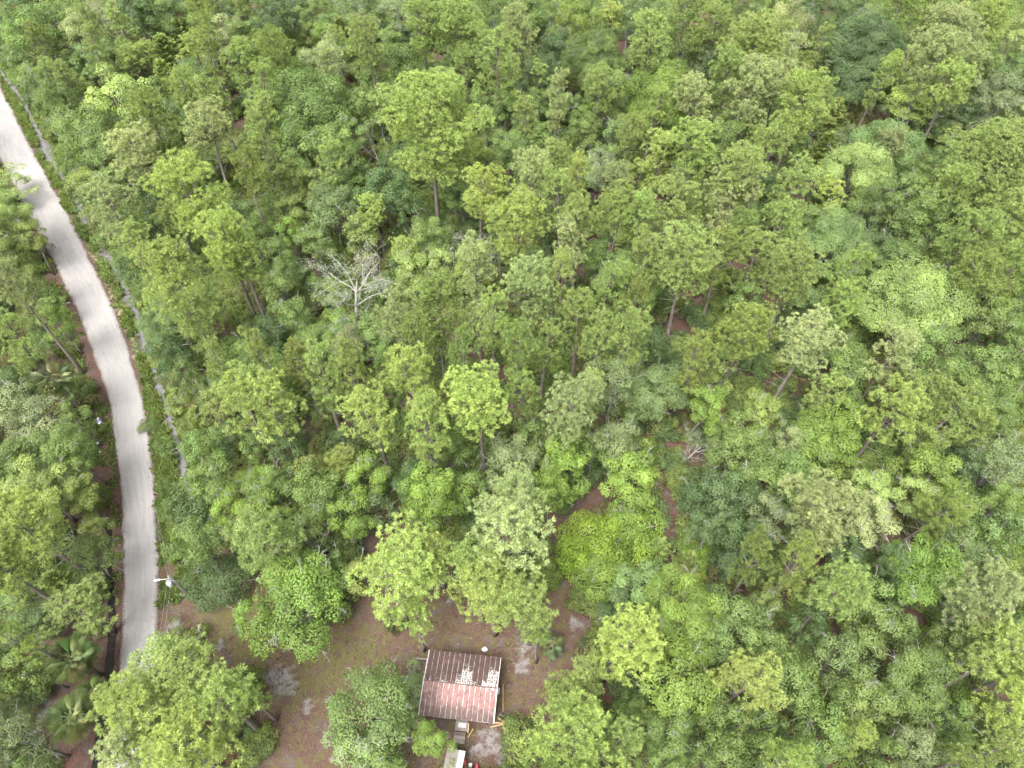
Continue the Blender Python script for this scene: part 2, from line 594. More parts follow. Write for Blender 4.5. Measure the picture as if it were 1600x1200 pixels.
def broad_proto(seed, H=12.0, R=4.0, leaf=0.27, npuff=46, twigs=14, dens=1.0, zr=0.36, open_=0.0, zc=0.62, pr=(0.2, 0.36)):
    rng = np.random.RandomState(seed)
    tb = MB()
    cz = H * zc
    rad = np.array([R, R * rng.uniform(0.85, 1.1), H * zr])
    bumps = nrm(rng.normal(0, 1, (7, 3)) + np.array([0, 0, 0.2]))
    amp = rng.uniform(-0.38, 0.34, 7)
    def shape(d):
        return 1.0 + (np.maximum(0, d @ bumps.T) ** 3 * amp).sum(-1)
    k = np.arange(npuff) + 0.5
    z = 1 - k / npuff * 1.45
    a = k * 2.399 + rng.uniform(-0.5, 0.5, npuff)
    d = np.stack([np.sqrt(np.maximum(0, 1 - z * z)) * np.cos(a), np.sqrt(np.maximum(0, 1 - z * z)) * np.sin(a), z], 1)
    d = nrm(d + rng.normal(0, 0.13, (npuff, 3)))
    rr = rng.uniform(0.42, 0.98, npuff) * shape(d)
    P = np.array([0, 0, cz]) + d * rr[:, None] * rad
    PR = R * rng.uniform(pr[0], pr[1], npuff)
    keep = rng.rand(npuff) > open_
    P, PR, d = P[keep], PR[keep], d[keep]
    # sprays of leaves on each clump
    cnt = (dens * 84 * (PR / (leaf * 4)) ** 2).astype(int) + 12
    idx = np.repeat(np.arange(len(P)), cnt)
    n = len(idx)
    dd = nrm(sphere_dirs(rng, n, -0.35) + d[idx] * 0.45)
    r = PR[idx] * rng.uniform(0.7, 1.08, n)
    lump = 1 + 0.18 * np.sin(dd[:, 0] * 5 + idx) * np.cos(dd[:, 1] * 6 + idx * 1.7)
    c = P[idx] + dd * (r * lump)[:, None] * np.array([1, 1, 0.72])
    q = np.ones(n, bool)
    for j in range(len(P)):
        dist = np.linalg.norm((c - P[j]) / np.array([1, 1, 0.72]), axis=1) / PR[j]
        q &= ~((dist < 0.62) & (idx != j))
    c, dd, idx = c[q], dd[q], idx[q]
    n = len(c)
    nr = nrm(dd * 0.9 + np.array([0, 0, 0.4]) + rng.normal(0, 0.34, (n, 3)))
    ax = nrm(np.cross(nr, rng.normal(0, 1, (n, 3))))
    Q = leaf_quads(c, ax, nr, leaf * rng.uniform(0.75, 1.4, n), leaf * 0.8 * rng.uniform(0.7, 1.3, n), rng, 0.1)
    pf = rng.rand(len(P))[idx]
    # trunk, limbs and bare twig ends
    fork = H * rng.uniform(0.24, 0.38)
    top = np.array([rng.uniform(-0.3, 0.3), rng.uniform(-0.3, 0.3), fork])
    r0 = 0.17 * H / 12 * (R / 4) ** 0.5
    tb.tube([(0, 0, -0.5), (0.03, 0, fork * 0.5), top], [r0 * 1.5, r0, r0 * 0.95], 7)
    order = rng.permutation(len(P))[:max(9, len(P) // 2)]
    for j in order:
        e = P[j]
        mid = top * 0.45 + e * 0.55 + np.array([0, 0, -0.06 * H]) + rng.normal(0, 0.2, 3)
        tb.tube([top, top * 0.7 + mid * 0.3 + rng.normal(0, 0.1, 3), mid, e], [r0 * 0.5, r0 * 0.4, r0 * 0.26, 0.025], 4, cap=False)
    for k in range(twigs):
        j = rng.randint(len(P))
        e = P[j] + d[j] * PR[j] * 0.6 * np.array([1, 1, 0.7])
        out = nrm(d[j] + rng.normal(0, 0.5, 3) + np.array([0, 0, 0.2]))
        L = rng.uniform(0.7, 1.7)
        m1 = e + out * L * 0.5 + rng.normal(0, 0.12, 3)
        e2 = e + out * L + rng.normal(0, 0.2, 3)
        tb.tube([e, m1, e2], [0.034, 0.024, 0.012], 3, mi=1, cap=False)
        for _ in range(3):
            tb.tube([m1, m1 + nrm(out + rng.normal(0, 0.7, 3)) * L * 0.5], [0.018, 0.009], 3, mi=1, cap=False)
    return tb.mesh('broadleaf_trunk', [M_BARKO, M_DEAD], True), quads_mesh('broadleaf_crown', Q, M_LEAF, {'tint': rng.rand(n), 'puff': pf})

def snag_proto(seed, H=13.0, R=4.0, depth=4, tufts=True, nlimb=7, thin=1.0):
    rng = np.random.RandomState(seed)
    tb = MB()
    tips = []
    def grow(p, d, L, r, lev):
        n = 4
        pts = [p]
        for i in range(n):
            d = nrm(d + rng.normal(0, 0.16, 3) + np.array([0, 0, 0.04]))
            pts.append(pts[-1] + d * L / n)
        tb.tube(pts, [r * (1 - 0.55 * i / n) for i in range(n + 1)], 6 if lev == 0 else (4 if lev == 1 else 3), cap=False)
        if lev >= depth:
            tips.append(pts[-1]); return
        k = nlimb if lev == 0 else rng.randint(3, 5)
        for i in range(k):
            f = rng.uniform(0.45, 1.0) if i else 1.0
            q = pts[0] + (pts[-1] - pts[0]) * f if lev else pts[min(n, int(f * n))]
            if lev: q = pts[min(n, max(1, int(round(f * n))))]
            az = i * 2.399 + rng.uniform(0, 1)
            sidev = np.array([math.cos(az), math.sin(az), 0.15])
            grow(q, nrm(d * 0.55 + nrm(np.cross(d, sidev) + 0.3 * sidev) * 0.85 + np.array([0, 0, 0.18])), L * rng.uniform(0.42, 0.66), max(0.014, r * 0.42), lev + 1)
            if lev >= 1: tips.append(q)
    grow(np.array([0, 0, -0.4]), np.array([0.06, 0.03, 1.0]), H * 0.62, 0.24 * thin, 0)
    me = tb.mesh('dead_trunk', [M_DEAD], True)
    cr = None
    if tufts:
        T = np.array(tips)
        idx = np.repeat(np.arange(len(T)), 5)
        n = len(idx)
        c = T[idx] + rng.normal(0, 0.22, (n, 3))
        Q = leaf_quads(c, nrm(rng.normal(0, 1, (n, 3))), nrm(rng.normal(0, 1, (n, 3))), rng.uniform(0.1, 0.24, n), rng.uniform(0.03, 0.06, n), rng)
        cr = quads_mesh('lichen', Q, M_LICH, {'tint': rng.rand(n), 'puff': rng.rand(len(T))[idx]})
    return me, cr

def bush_proto(seed, H=3.0, R=2.0, leaf=0.2, npuff=18, dens=1.0):
    return broad_proto(seed, H, R, leaf, npuff, 3, dens, 0.42, 0.0, 0.5, (0.28, 0.46))

PROTO = {'P': [], 'L': [], 'J': [], 'B': [], 'S': [], 'F': []}
_pp = [(1, 20, 4.3, .48, 22, 80, 1, 0, .0), (2, 21, 4.0, .5, 25, 80, 1, .4, .05), (3, 20, 4.6, .42, 30, 74, 1, 0, .08), (4, 19, 3.8, .45, 28, 84, 1, .8, 0),
       (5, 22, 4.4, .55, 24, 80, 1, .2, 0), (6, 20, 3.6, .4, 30, 74, 1, 0, .12), (7, 21, 4.8, .5, 30, 78, 1, .5, .05), (8, 20, 4.2, .58, 23, 86, 1.05, 0, 0),
       (9, 19, 3.9, .38, 32, 70, 1, .3, .1), (10, 20, 4.5, .46, 28, 80, 1, .9, 0),
       (11, 25, 7.0, .40, 46, 72, 1, .2, .04), (12, 23, 5.8, .46, 36, 76, 1, .5, .04), (13, 22, 5.6, .5, 36, 76, 1, .2, .08), (14, 17, 3.0, .45, 22, 84, 1, .3, .05), (15, 18, 2.8, .4, 22, 80, 1, .5, .1)]
for a in _pp:
    a = (*a[:3], a[3] + .06, int(a[4] * (.8 if a[2] < 5 else 1.15)), *a[5:])
    me = pine_proto(*a)
    PROTO['P'].append((me, a[1], a[2], 0.5 * (a[3] + 1.0) * a[1]))
_lp = [(21, 12, 4.0, .26, 48, 14), (22, 12, 4.2, .30, 40, 9), (23, 11, 4.0, .24, 56, 22), (24, 13, 3.8, .28, 44, 10), (25, 12, 4.4, .32, 38, 6), (26, 12, 4.0, .22, 60, 18),
       (27, 11, 4.1, .27, 50, 30), (28, 13, 4.2, .25, 52, 8), (29, 12, 3.7, .30, 42, 12), (30, 12, 4.5, .28, 46, 16), (31, 12, 4.0, .24, 54, 26), (32, 11, 3.9, .33, 36, 5),
       (33, 14, 6.0, .27, 80, 24), (34, 14, 6.2, .25, 86, 34), (35, 13, 5.6, .30, 70, 16), (36, 10, 2.8, .25, 34, 8), (37, 10, 2.7, .22, 36, 12), (38, 9, 2.6, .28, 28, 5)]
for i, a in enumerate(_lp):
    a = (*a[:3], a[3] * (.64 if a[2] < 5 else .58), int(a[4] * .85), a[5])
    me = broad_proto(*a, dens=1.75 if i % 3 else 1.45, open_=0.08 if i % 2 else 0.2)
    PROTO['L'].append((me, a[1], a[2], a[1] * 0.64))
for s in (41, 42, 43, 44):
    me = young_pine_proto(s)
    PROTO['J'].append((me, 10, 2.3, 5.0))
for s, H, R, lf, npf in ((51, 3, 2, .15, 18), (52, 3, 2, .13, 22), (53, 2.6, 2.1, .18, 16), (54, 3.4, 1.9, .15, 20), (55, 2.2, 2, .13, 24), (56, 5.5, 3.4, .16, 44), (57, 5.0, 3.2, .15, 40)):
    me = bush_proto(s, H, R, lf, npf)
    PROTO['B'].append((me, H, R, H * 0.5))
# feathery, grey, thin-leaved trees
for s in (61, 62, 63):
    me = broad_proto(s, 13, 3.6, 0.15, 54, 26, 0.8, 0.4, 0.12, 0.6, (0.18, 0.32))
    PROTO['F'].append((me, 13, 3.6, 8.3))
for s, d_, tf, nl, th in ((71, 4, True, 10, 1.0), (72, 3, True, 6, .8), (73, 3, False, 5, .7), (74, 4, True, 7, .9)):
    me = snag_proto(s, 13, 4, d_, tf, nl, th)
    PROTO['S'].append((me, 13, 4.0, 8.0))

# ------------------------------------------------------------------ layout: road, ditches, clearing
ROAD_R = [(0, 148), (40, 215), (75, 280), (115, 345), (140, 400), (165, 460), (190, 510), (210, 560), (225, 610), (235, 680), (241, 740), (244, 800), (247, 850), (248, 900), (248, 960), (245, 1010), (240, 1050)]
ROAD_L = [(0, 250), (33, 310), (75, 400), (108, 450), (130, 510), (150, 565), (165, 610), (175, 660), (184, 720), (190, 780), (193, 850), (196, 900), (195, 960), (193, 1010), (190, 1050)]
def resample(line, step):
    line = np.asarray(line, float)
    s = np.r_[0, np.cumsum(np.linalg.norm(np.diff(line, axis=0), axis=1))]
    t = np.linspace(0, s[-1], max(2, int(s[-1] / step)))
    return np.stack([np.interp(t, s, line[:, i]) for i in range(line.shape[1])], 1)
def soften(line, k=9, it=3):
    line = line.copy()
    for _ in range(it):
        p = np.vstack([np.repeat(line[:1], k // 2, 0), line, np.repeat(line[-1:], k // 2, 0)])
        line = np.stack([np.convolve(p[:, i], np.ones(k) / k, 'valid') for i in range(line.shape[1])], 1)
    return line
rl = resample([at(*p)[:2] for p in ROAD_L], 1.0)
rr_ = [at(*p)[:2] for p in ROAD_R]
rrs = resample(rr_, 0.3)
cen = []
for p in rl:
    dd = np.linalg.norm(rrs - p, axis=1)
    cen.append((p + rrs[np.argmin(dd)]) / 2)
cen = np.array([[-150.0, 196.0], [-120.0, 153.0]] + [list(c) for c in cen if c[1] < 100 or True] + [[-38.2, 10.0], [-37.0, 0.0], [-37.0, -20.0]])
ROAD_C = soften(resample(cen, 0.6), 15, 4)
DITCH = np.array([at(*p)[:2] for p in [(-40, 60), (12, 125), (40, 165), (70, 230), (110, 300), (138, 350), (170, 402), (205, 470), (225, 530), (240, 580), (255, 620), (266, 660), (281, 700), (287, 750), (292, 800)]])
DITCH_S = soften(resample(DITCH, 0.6), 7, 2)
LDITCH = np.array([at(*p)[:2] for p in [(168, 800), (166, 860), (170, 920), (174, 980), (168, 1040), (160, 1100), (150, 1170), (140, 1240)]])
LDITCH_S = soften(resample(LDITCH, 0.6), 7, 2)

# clearing round the cabin, in photo coordinates on the ground
CLEAR = [(262, 880), (330, 870), (390, 900), (400, 960), (470, 1010), (540, 950), (640, 900), (700, 930), (800, 960), (880, 900), (900, 960), (925, 1000), (905, 1080), (880, 1110), (800, 1120), (790, 1200), (640, 1250), (380, 1250), (420, 1130), (400, 1060), (330, 1000), (262, 1010)]
CLEAR_W = np.array([at(*p)[:2] for p in CLEAR])

def axis(lo, hi, step, far):
    f = np.arange(lo, hi + 1e-6, step)
    g = np.geomspace(step * 1.5, far, 14)
    return np.r_[(lo - np.cumsum(g))[::-1], f, hi + np.cumsum(g)]
gx = axis(-112, 112, 0.75, 500)
gy = axis(0, 165, 0.75, 500)
XX, YY = np.meshgrid(gx, gy)
GP = np.stack([XX.ravel(), YY.ravel()], 1)
d_road = dist_poly(GP, ROAD_C[::3]) - np.interp(GP[:, 1], [30, 60, 105], [0, .3, .75])
d_dit = dist_poly(GP, DITCH_S[::3])
d_ld = dist_poly(GP, LDITCH_S[::3])
in_clear = in_poly(GP, CLEAR_W)
d_cl = np.where(in_clear, 0, dist_poly(GP, np.vstack([CLEAR_W, CLEAR_W[:1]])))
def ground_z(x, y, dr=None, dd=None, dl=None):
    p = np.stack([np.atleast_1d(x), np.atleast_1d(y)], 1).astype(float)
    dr = dist_poly(p, ROAD_C[::3]) if dr is None else dr
    dd = dist_poly(p, DITCH_S[::3]) if dd is None else dd
    dl = dist_poly(p, LDITCH_S[::3]) if dl is None else dl
    z = (vnoise(p[:, 0], p[:, 1], 9.0) - 0.5) * 0.5 + (vnoise(p[:, 0], p[:, 1], 2.4) - 0.5) * 0.14
    z *= smooth(3.0, 8.0, dr) * smooth(.8, 3.5, dl) * smooth(.6, 3.0, dd)
    hc = np.maximum(np.abs(p[:, 0] + 5.2), np.abs(p[:, 1] - 17.0))
    z *= smooth(4.5, 9.0, hc)
    z = np.minimum(z, 0.4) - 0.5 * np.exp(-(dd / 0.85) ** 2) - 0.55 * np.exp(-(dl / 0.7) ** 2)
    return z - 0.10 * (1 - smooth(2.7, 3.8, dr))
GZ = ground_z(GP[:, 0], GP[:, 1], d_road, d_dit, d_ld)
far = np.maximum(np.abs(GP[:, 0]) - 112, np.maximum(GP[:, 1] - 165, -GP[:, 1]))
GZ = np.where(far > 3, 0, GZ)
me = bpy.data.meshes.new('ground')
ny, nx = XX.shape
ii = np.arange(nx * ny).reshape(ny, nx)
fc = np.stack([ii[:-1, :-1], ii[:-1, 1:], ii[1:, 1:], ii[1:, :-1]], -1).reshape(-1, 4)
me.vertices.add(nx * ny)
me.vertices.foreach_set('co', np.stack([GP[:, 0], GP[:, 1], GZ], 1).astype(np.float32).ravel())
me.loops.add(fc.size)
me.loops.foreach_set('vertex_index', fc.astype(np.int32).ravel())
me.polygons.add(len(fc))
me.polygons.foreach_set('loop_start', np.arange(0, fc.size, 4, dtype=np.int32))
me.polygons.foreach_set('use_smooth', np.ones(len(fc), bool))
me.update(calc_edges=True)
# which side of the road
side_right = np.zeros(len(GP), bool)
ki = np.array([np.argmin(((ROAD_C[::6] - p) ** 2).sum(1)) for p in GP[d_road < 14]])
tmp = ROAD_C[::6][ki]
side_right[d_road < 14] = GP[d_road < 14][:, 0] > tmp[:, 0]
def blob(items):
    a = np.zeros(len(GP))
    for px, py, r in items:
        c = at(px, py)[:2]
        a = np.maximum(a, 1 - smooth(0.3 * r, 1.25 * r, np.linalg.norm(GP - c, axis=1)))
    return a
A = {}
A['sand'] = blob([(440, 1062, 2.2), (425, 1055, 1.4), (455, 1072, 1.3), (820, 1012, 1.3), (815, 1042, 1.4), (765, 1160, 2.0), (790, 1180, 1.8), (745, 1170, 1.2), (345, 1010, 1.0), (275, 975, 1.2), (900, 975, 1.2), (480, 1105, 1.2), (700, 940, .8), (250, 1000, 1.2), (1100, 605, 1.6), (1060, 830, 1.2), (60, 1110, 2.0), (20, 1165, 2.2), (155, 640, .8), (132, 645, .8)]) * 0.9
A['moss'] = 0.5 * (1 - smooth(0, 3, d_cl)) + 0.25 * blob([(360, 970, 4), (400, 1000, 4), (480, 1060, 3), (510, 1030, 4), (560, 1020, 3)])
verge = (1 - smooth(3.2, 4.6, np.where(d_dit < 8, d_dit, 99))) * side_right * smooth(2.0, 2.5, d_road)
A['green'] = np.maximum(verge, 0.75 * (1 - smooth(5, 9, d_road)) * smooth(2.2, 3.0, d_road) * (GP[:, 1] > 32) * side_right)
A['green'] = np.maximum(A['green'], 0.34 * (d_cl > 3) * (d_road > 9))
A['dry'] = 0.48 * side_right * (1 - smooth(0.5, 1.4, np.abs(d_road - 2.6))) * smooth(55, 62, GP[:, 1]) * (1 - smooth(84, 92, GP[:, 1]))
A['bed'] = 1 - smooth(0.55, 1.1, d_dit)
for k, a in A.items():
    q = me.attributes.new(k, 'FLOAT', 'POINT')
    q.data.foreach_set('value', a.astype(np.float32))
me.materials.append(ground_mat())
ground = link('ground', me)
tag(ground, 'red-brown pine litter and mossy forest floor with grey sandy patches', 'ground', kind='structure')

# the road: a crowned ribbon with a ragged edge
rng = np.random.RandomState(11)
n = len(ROAD_C)
tan = nrm(np.gradient(ROAD_C, axis=0))
nor = np.stack([-tan[:, 1], tan[:, 0]], 1)
us = np.array([-1, -0.93, -0.7, -0.45, -0.2, 0, 0.2, 0.45, 0.7, 0.93, 1])
zs = np.array([-0.10, 0.02, 0.04, 0.04, 0.055, 0.065, 0.055, 0.04, 0.04, 0.02, -0.10])
s_len = np.r_[0, np.cumsum(np.linalg.norm(np.diff(ROAD_C, axis=0), axis=1))]
hw = 2.02
V = []; UV = []
for i in range(n):
    el = 0.4 * (vnoise(s_len[i], 3.1, 1.1) - 0.5) + 0.5 * (vnoise(s_len[i], 8.7, 5) - 0.5)
    er = 0.4 * (vnoise(s_len[i], 13.1, 1.1) - 0.5) + 0.5 * (vnoise(s_len[i], 18.7, 5) - 0.5)
    for u, z in zip(us, zs):
        hw_i = float(np.interp(ROAD_C[i][1], [15, 30, 60, 80, 105, 130], [1.85, 1.95, 2.3, 2.5, 2.75, 2.85]))
        w = u * hw_i + (el if u < 0 else er) * abs(u) ** 2
        p = ROAD_C[i] + nor[i] * w
        V.append((p[0], p[1], z + 0.01)); UV.append((u * hw, s_len[i]))
m_ = len(us)
F = [(i * m_ + j + 1, i * m_ + j, (i + 1) * m_ + j, (i + 1) * m_ + j + 1) for i in range(n - 1) for j in range(m_ - 1)]
me = bpy.data.meshes.new('road')
me.from_pydata(V, [], F)
uvl = me.uv_layers.new(name='UVMap')
li = np.zeros(len(me.loops), np.int32)
me.loops.foreach_get('vertex_index', li)
uvl.data.foreach_set('uv', np.array(UV, np.float32)[li].ravel())
me.polygons.foreach_set('use_smooth', [True] * len(F))
me.materials.append(road_mat())
me.update()
if me.polygons[0].normal.z < 0:
    me.flip_normals()
tag(link('dirt_road', me), 'pale grey unpaved limerock road curving up the edge of the woods', 'road', kind='structure')

def ribbon(name, line, hw_, z, mat, label, cat, wob=0.4):
    t = nrm(np.gradient(line, axis=0)); nn = np.stack([-t[:, 1], t[:, 0]], 1)
    V = []; F = []
    for i, p in enumerate(line):
        a = hw_ * (1 + wob * (vnoise(i * 0.6, 4.4, 2.0) - 0.5)); b = hw_ * (1 + wob * (vnoise(i * 0.6, 9.4, 2.0) - 0.5))
        V += [(*(p + nn[i] * a), z), (*(p - nn[i] * b), z)]
    for i in range(len(line) - 1):
        F.append((2 * i, 2 * i + 1, 2 * i + 3, 2 * i + 2))
    me = bpy.data.meshes.new(name); me.from_pydata(V, [], F)
    if me.polygons[0].normal.z < 0: me.flip_normals()
    me.materials.append(mat)
    return tag(link(name, me), label, cat, kind='structure')
M_WATER = plain_mat('murky_ditch_water', (0.07, 0.068, 0.067), (0.12, 0.117, 0.117), 1.5, 0.5, 0.15)
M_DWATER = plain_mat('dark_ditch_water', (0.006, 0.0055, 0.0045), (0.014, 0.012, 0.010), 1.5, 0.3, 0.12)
ribbon('ditch_water', DITCH_S, 0.62, -0.36, M_WATER, 'shallow milky grey water in the narrow ditch along the road', 'ditch water')
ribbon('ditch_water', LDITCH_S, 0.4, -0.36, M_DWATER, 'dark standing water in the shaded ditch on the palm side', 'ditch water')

# ------------------------------------------------------------------ the cabin
M_WOOD = plain_mat('weathered_boards', (0.060, 0.043, 0.036), (0.120, 0.093, 0.078), 5, 0.85, 0.15, 0, (1, 6, 6))
M_WOODG = plain_mat('grey_boards', (0.102, 0.087, 0.078), (0.180, 0.162, 0.150), 5, 0.85, 0.15, 0, (1, 6, 6))
M_LUMB = plain_mat('new_lumber', (0.252, 0.162, 0.078), (0.348, 0.252, 0.144), 4, 0.75, 0.2, 0, (1, 5, 5))
M_TRIM = plain_mat('worn_white_metal', (0.252, 0.240, 0.234), (0.432, 0.426, 0.420), 5, 0.5, 0.4)
M_SIDING = plain_mat('brown_siding', (0.060, 0.036, 0.030), (0.102, 0.066, 0.054), 4, 0.8, 0.2, 0, (1, 1, 5))
M_GLASS = plain_mat('dark_window_glass', (0.009, 0.011, 0.012), (0.018, 0.021, 0.024), 3, 0.06, 0.6)
M_GALV = plain_mat('galvanised_grey', (0.204, 0.210, 0.216), (0.330, 0.336, 0.342), 7, 0.45, 0.5)
M_WHITE = plain_mat('white_plastic', (0.372, 0.372, 0.372), (0.480, 0.480, 0.480), 4, 0.5, 0.4)
M_RED = plain_mat('red_plastic', (0.252, 0.021, 0.024), (0.330, 0.054, 0.054), 3, 0.4, 0.5)
M_BLACK = plain_mat('black_plastic', (0.007, 0.007, 0.008), (0.018, 0.018, 0.020), 4, 0.5, 0.4)
M_BLUE = plain_mat('blue_printed_bag', (0.036, 0.042, 0.132), (0.090, 0.096, 0.216), 4, 0.5, 0.4)
M_POLE = plain_mat('grey_utility_pole', (0.096, 0.093, 0.090), (0.150, 0.144, 0.141), 5, 0.85, 0.15, 0, (3, 3, .4))
M_WIRE = plain_mat('aluminium_wire', (0.180, 0.180, 0.180), (0.252, 0.252, 0.252), 4, 0.5, 0.5)

def roof_mat(rib=False):
    m, nt, out = new_mat('rib_metal' if rib else 'faded_red_roof_metal')
    tc = N(nt, 'TexCoord')
    oi = N(nt, 'ObjectInfo')
    cx = N(nt, 'CombineXYZ')
    for i in range(2):
        nt.links.new(mth(nt, 'MULTIPLY', oi.outputs['Random'], 50.0 + 23 * i), cx.inputs[i])
    add = N(nt, 'VectorMath', operation='ADD')
    nt.links.new(tc.outputs['Object'], add.inputs[0]); nt.links.new(cx.outputs[0], add.inputs[1])
    v = add.outputs[0]
    mp = N(nt, 'Mapping'); mp.inputs['Scale'].default_value = (1, 0.22, 1)
    nt.links.new(v, mp.inputs[0])
    n1 = noise(nt, v, 2.2, 5, 0.65); n2 = noise(nt, v, 11, 4, 0.7); n3 = noise(nt, mp.outputs[0], 7, 4, 0.6)
    sx = N(nt, 'SeparateXYZ'); nt.links.new(tc.outputs['Object'], sx.inputs[0])
    y = maprange(nt, sx.outputs[1], 0.0, 3.2)
    rgb = N(nt, 'SeparateColor'); nt.links.new(oi.outputs['Color'], rgb.inputs[0])
    bare, deb, grad = rgb.outputs[0], rgb.outputs[1], rgb.outputs[2]
    paint = mixc(nt, maprange(nt, n3, 0.35, 0.65), (0.125, 0.062, 0.056), (0.175, 0.094, 0.086))
    if rib:
        paint = mixc(nt, maprange(nt, n3, 0.42, 0.52), paint, (0.34, 0.31, 0.30))
    col = paint
    # pine straw, leaf mould and dark mildew lying on the sheets
    s = mth(nt, 'ADD', mth(nt, 'ADD', deb, mth(nt, 'MULTIPLY', mth(nt, 'POWER', y, 1.6), grad)), mth(nt, 'MULTIPLY', mth(nt, 'SUBTRACT', mth(nt, 'MULTIPLY', mth(nt, 'ADD', n1, n3), 0.5), 0.5), 2.4))
    s = mth(nt, 'ADD', s, mth(nt, 'MULTIPLY', mth(nt, 'SUBTRACT', n2, 0.5), 0.9))
    dirt = mixc(nt, maprange(nt, n2, 0.4, 0.6), (0.022, 0.014, 0.013), (0.068, 0.036, 0.03))
    dm = maprange(nt, s, 0.42, 0.68, 0.0, 0.5 if rib else 0.95)
    col = mixc(nt, dm, col, dirt)
    fl = maprange(nt, noise(nt, v, 17, 2, 0.5), 0.66, 0.72)
    col = mixc(nt, mth(nt, 'MULTIPLY', fl, dm), col, (0.25, 0.23, 0.21))
    w = mth(nt, 'ADD', mth(nt, 'SUBTRACT', bare, mth(nt, 'MULTIPLY', y, 1.05)), mth(nt, 'MULTIPLY', mth(nt, 'SUBTRACT', mth(nt, 'MULTIPLY', mth(nt, 'ADD', n1, n2), .5), 0.5), 2.6))
    col = mixc(nt, maprange(nt, w, 0.48, 0.56), col, (0.40, 0.385, 0.365))
    p = N(nt, 'BsdfPrincipled')
    nt.links.new(col, p.inputs['Base Color'])
    p.inputs['Roughness'].default_value = 0.6
    p.inputs['Specular IOR Level'].default_value = 0.3
    nt.links.new(p.outputs[0], out.inputs[0])
    return m
M_ROOF, M_RIB = roof_mat(), roof_mat(True)

CAB = empty('cabin', (-5.22, 17.35, 0.0), R_(-5.9))
tag(CAB, 'small weathered cabin with a rusty red metal roof in the clearing', 'cabin')
HX, HY, ZR, ZE = 3.75, 3.15, 3.45, 2.85       # half roof size, ridge and eave heights
b = MB()
wx, wy = HX - 0.3, HY - 0.35
for c, d in (((0, -wy, 1.65), (2 * wx, .12, 2.1)), ((0, wy, 1.65), (2 * wx, .12, 2.1)), ((-wx + .06, 0, 1.65), (.12, 2 * wy - .13, 2.1)), ((wx - .06, 0, 1.65), (.12, 2 * wy - .13, 2.1))):
    w = MB(); w.box(c, d); w.build('wall', M_SIDING, CAB)
for sx in (-1, 1):
    w = MB()
    x = sx * (wx - .06)
    w.add([(x - .05, -wy, 2.7), (x - .05, wy, 2.7), (x - .05, 0, ZR - .1), (x + .05, -wy, 2.7), (x + .05, wy, 2.7), (x + .05, 0, ZR - .1)], [(0, 1, 2), (3, 5, 4), (0, 3, 4, 1), (1, 4, 5, 2), (2, 5, 3, 0)])
    w.build('gable', M_SIDING, CAB)
w = MB(); w.box((0, 0, .55), (2 * wx - .05, 2 * wy - .05, .12))
w.build('floor_platform', M_WOOD, CAB)
for ix in range(4):
    for iy in range(3):
        w = MB(); w.box((-wx + .3 + ix * (2 * wx - .6) / 3, -wy + .3 + iy * (2 * wy - .6) / 2, .2), (.3, .3, .6)); w.build('pier', M_WOODG, CAB)
d = MB(); d.box((0.4, -wy - .07, 1.6), (.9, .06, 1.95)); dr = d.build('door', M_WOODG, CAB)
d = MB(); d.box((0.72, -wy - .13, 1.55), (.05, .07, .14)); d.build('handle', M_GALV, dr)
for x, y, rz in ((-2.1, -wy - .07, 0), (2.3, -wy - .07, 0), (wx + .0, 1.2, math.pi / 2), (-1.5, wy + .07, 0), (1.6, wy + .07, 0)):
    f = MB()
    for o_, dd in (((0, 0, .48), (1.0, .07, .07)), ((0, 0, -.48), (1.0, .07, .07)), ((-.47, 0, 0), (.07, .07, .9)), ((.47, 0, 0), (.07, .07, .9))):
        f.box(o_, dd)
    fo = f.build('window', M_TRIM, CAB); fo.location = (x, y, 1.75); fo.rotation_euler = (0, 0, rz)
    g = MB(); g.box((0, 0, 0), (.88, .03, .9)); g.build('pane', M_GLASS, fo)
# roof: fourteen ribbed sheets a side, each its own piece
rf = MB()
rf.box((0, 0, ZR + .035), (2 * HX + .02, .1, .03))
ROOF = rf.build('roof', M_ROOF, CAB)
ROOF.color = (0.1, 0.75, 0, 1)
SL = math.hypot(HY, ZR - ZE)
ang = math.atan2(ZR - ZE, HY)
NP = 14
PW = 2 * HX / NP
def panel_mesh():
    b = MB()
    h = PW / 2 - .006
    nseg = 5
    prof = [(-h, 0), (-h + .02, .035), (-h + .055, .035), (-h + .085, 0), (-.05, 0), (-.03, .014), (.03, .014), (.05, 0), (h, 0)]
    for i in range(len(prof) - 1):
        a, c = prof[i], prof[i + 1]
        vs = []
        for k in range(nseg + 1):
            y = SL * k / nseg
            vs += [(a[0], y, a[1]), (c[0], y, c[1])]
        fs = [(2 * k, 2 * k + 1, 2 * k + 3, 2 * k + 2) for k in range(nseg)]
        b.add(vs, fs, 1 if i < 3 else 0)
    b.add([(-h, 0, -.01), (h, 0, -.01), (h, SL, -.01), (-h, SL, -.01)], [(0, 3, 2, 1)], 0)
    return b.mesh('roof_panel', [M_ROOF, M_RIB])
PM = panel_mesh()
rng = np.random.RandomState(3)
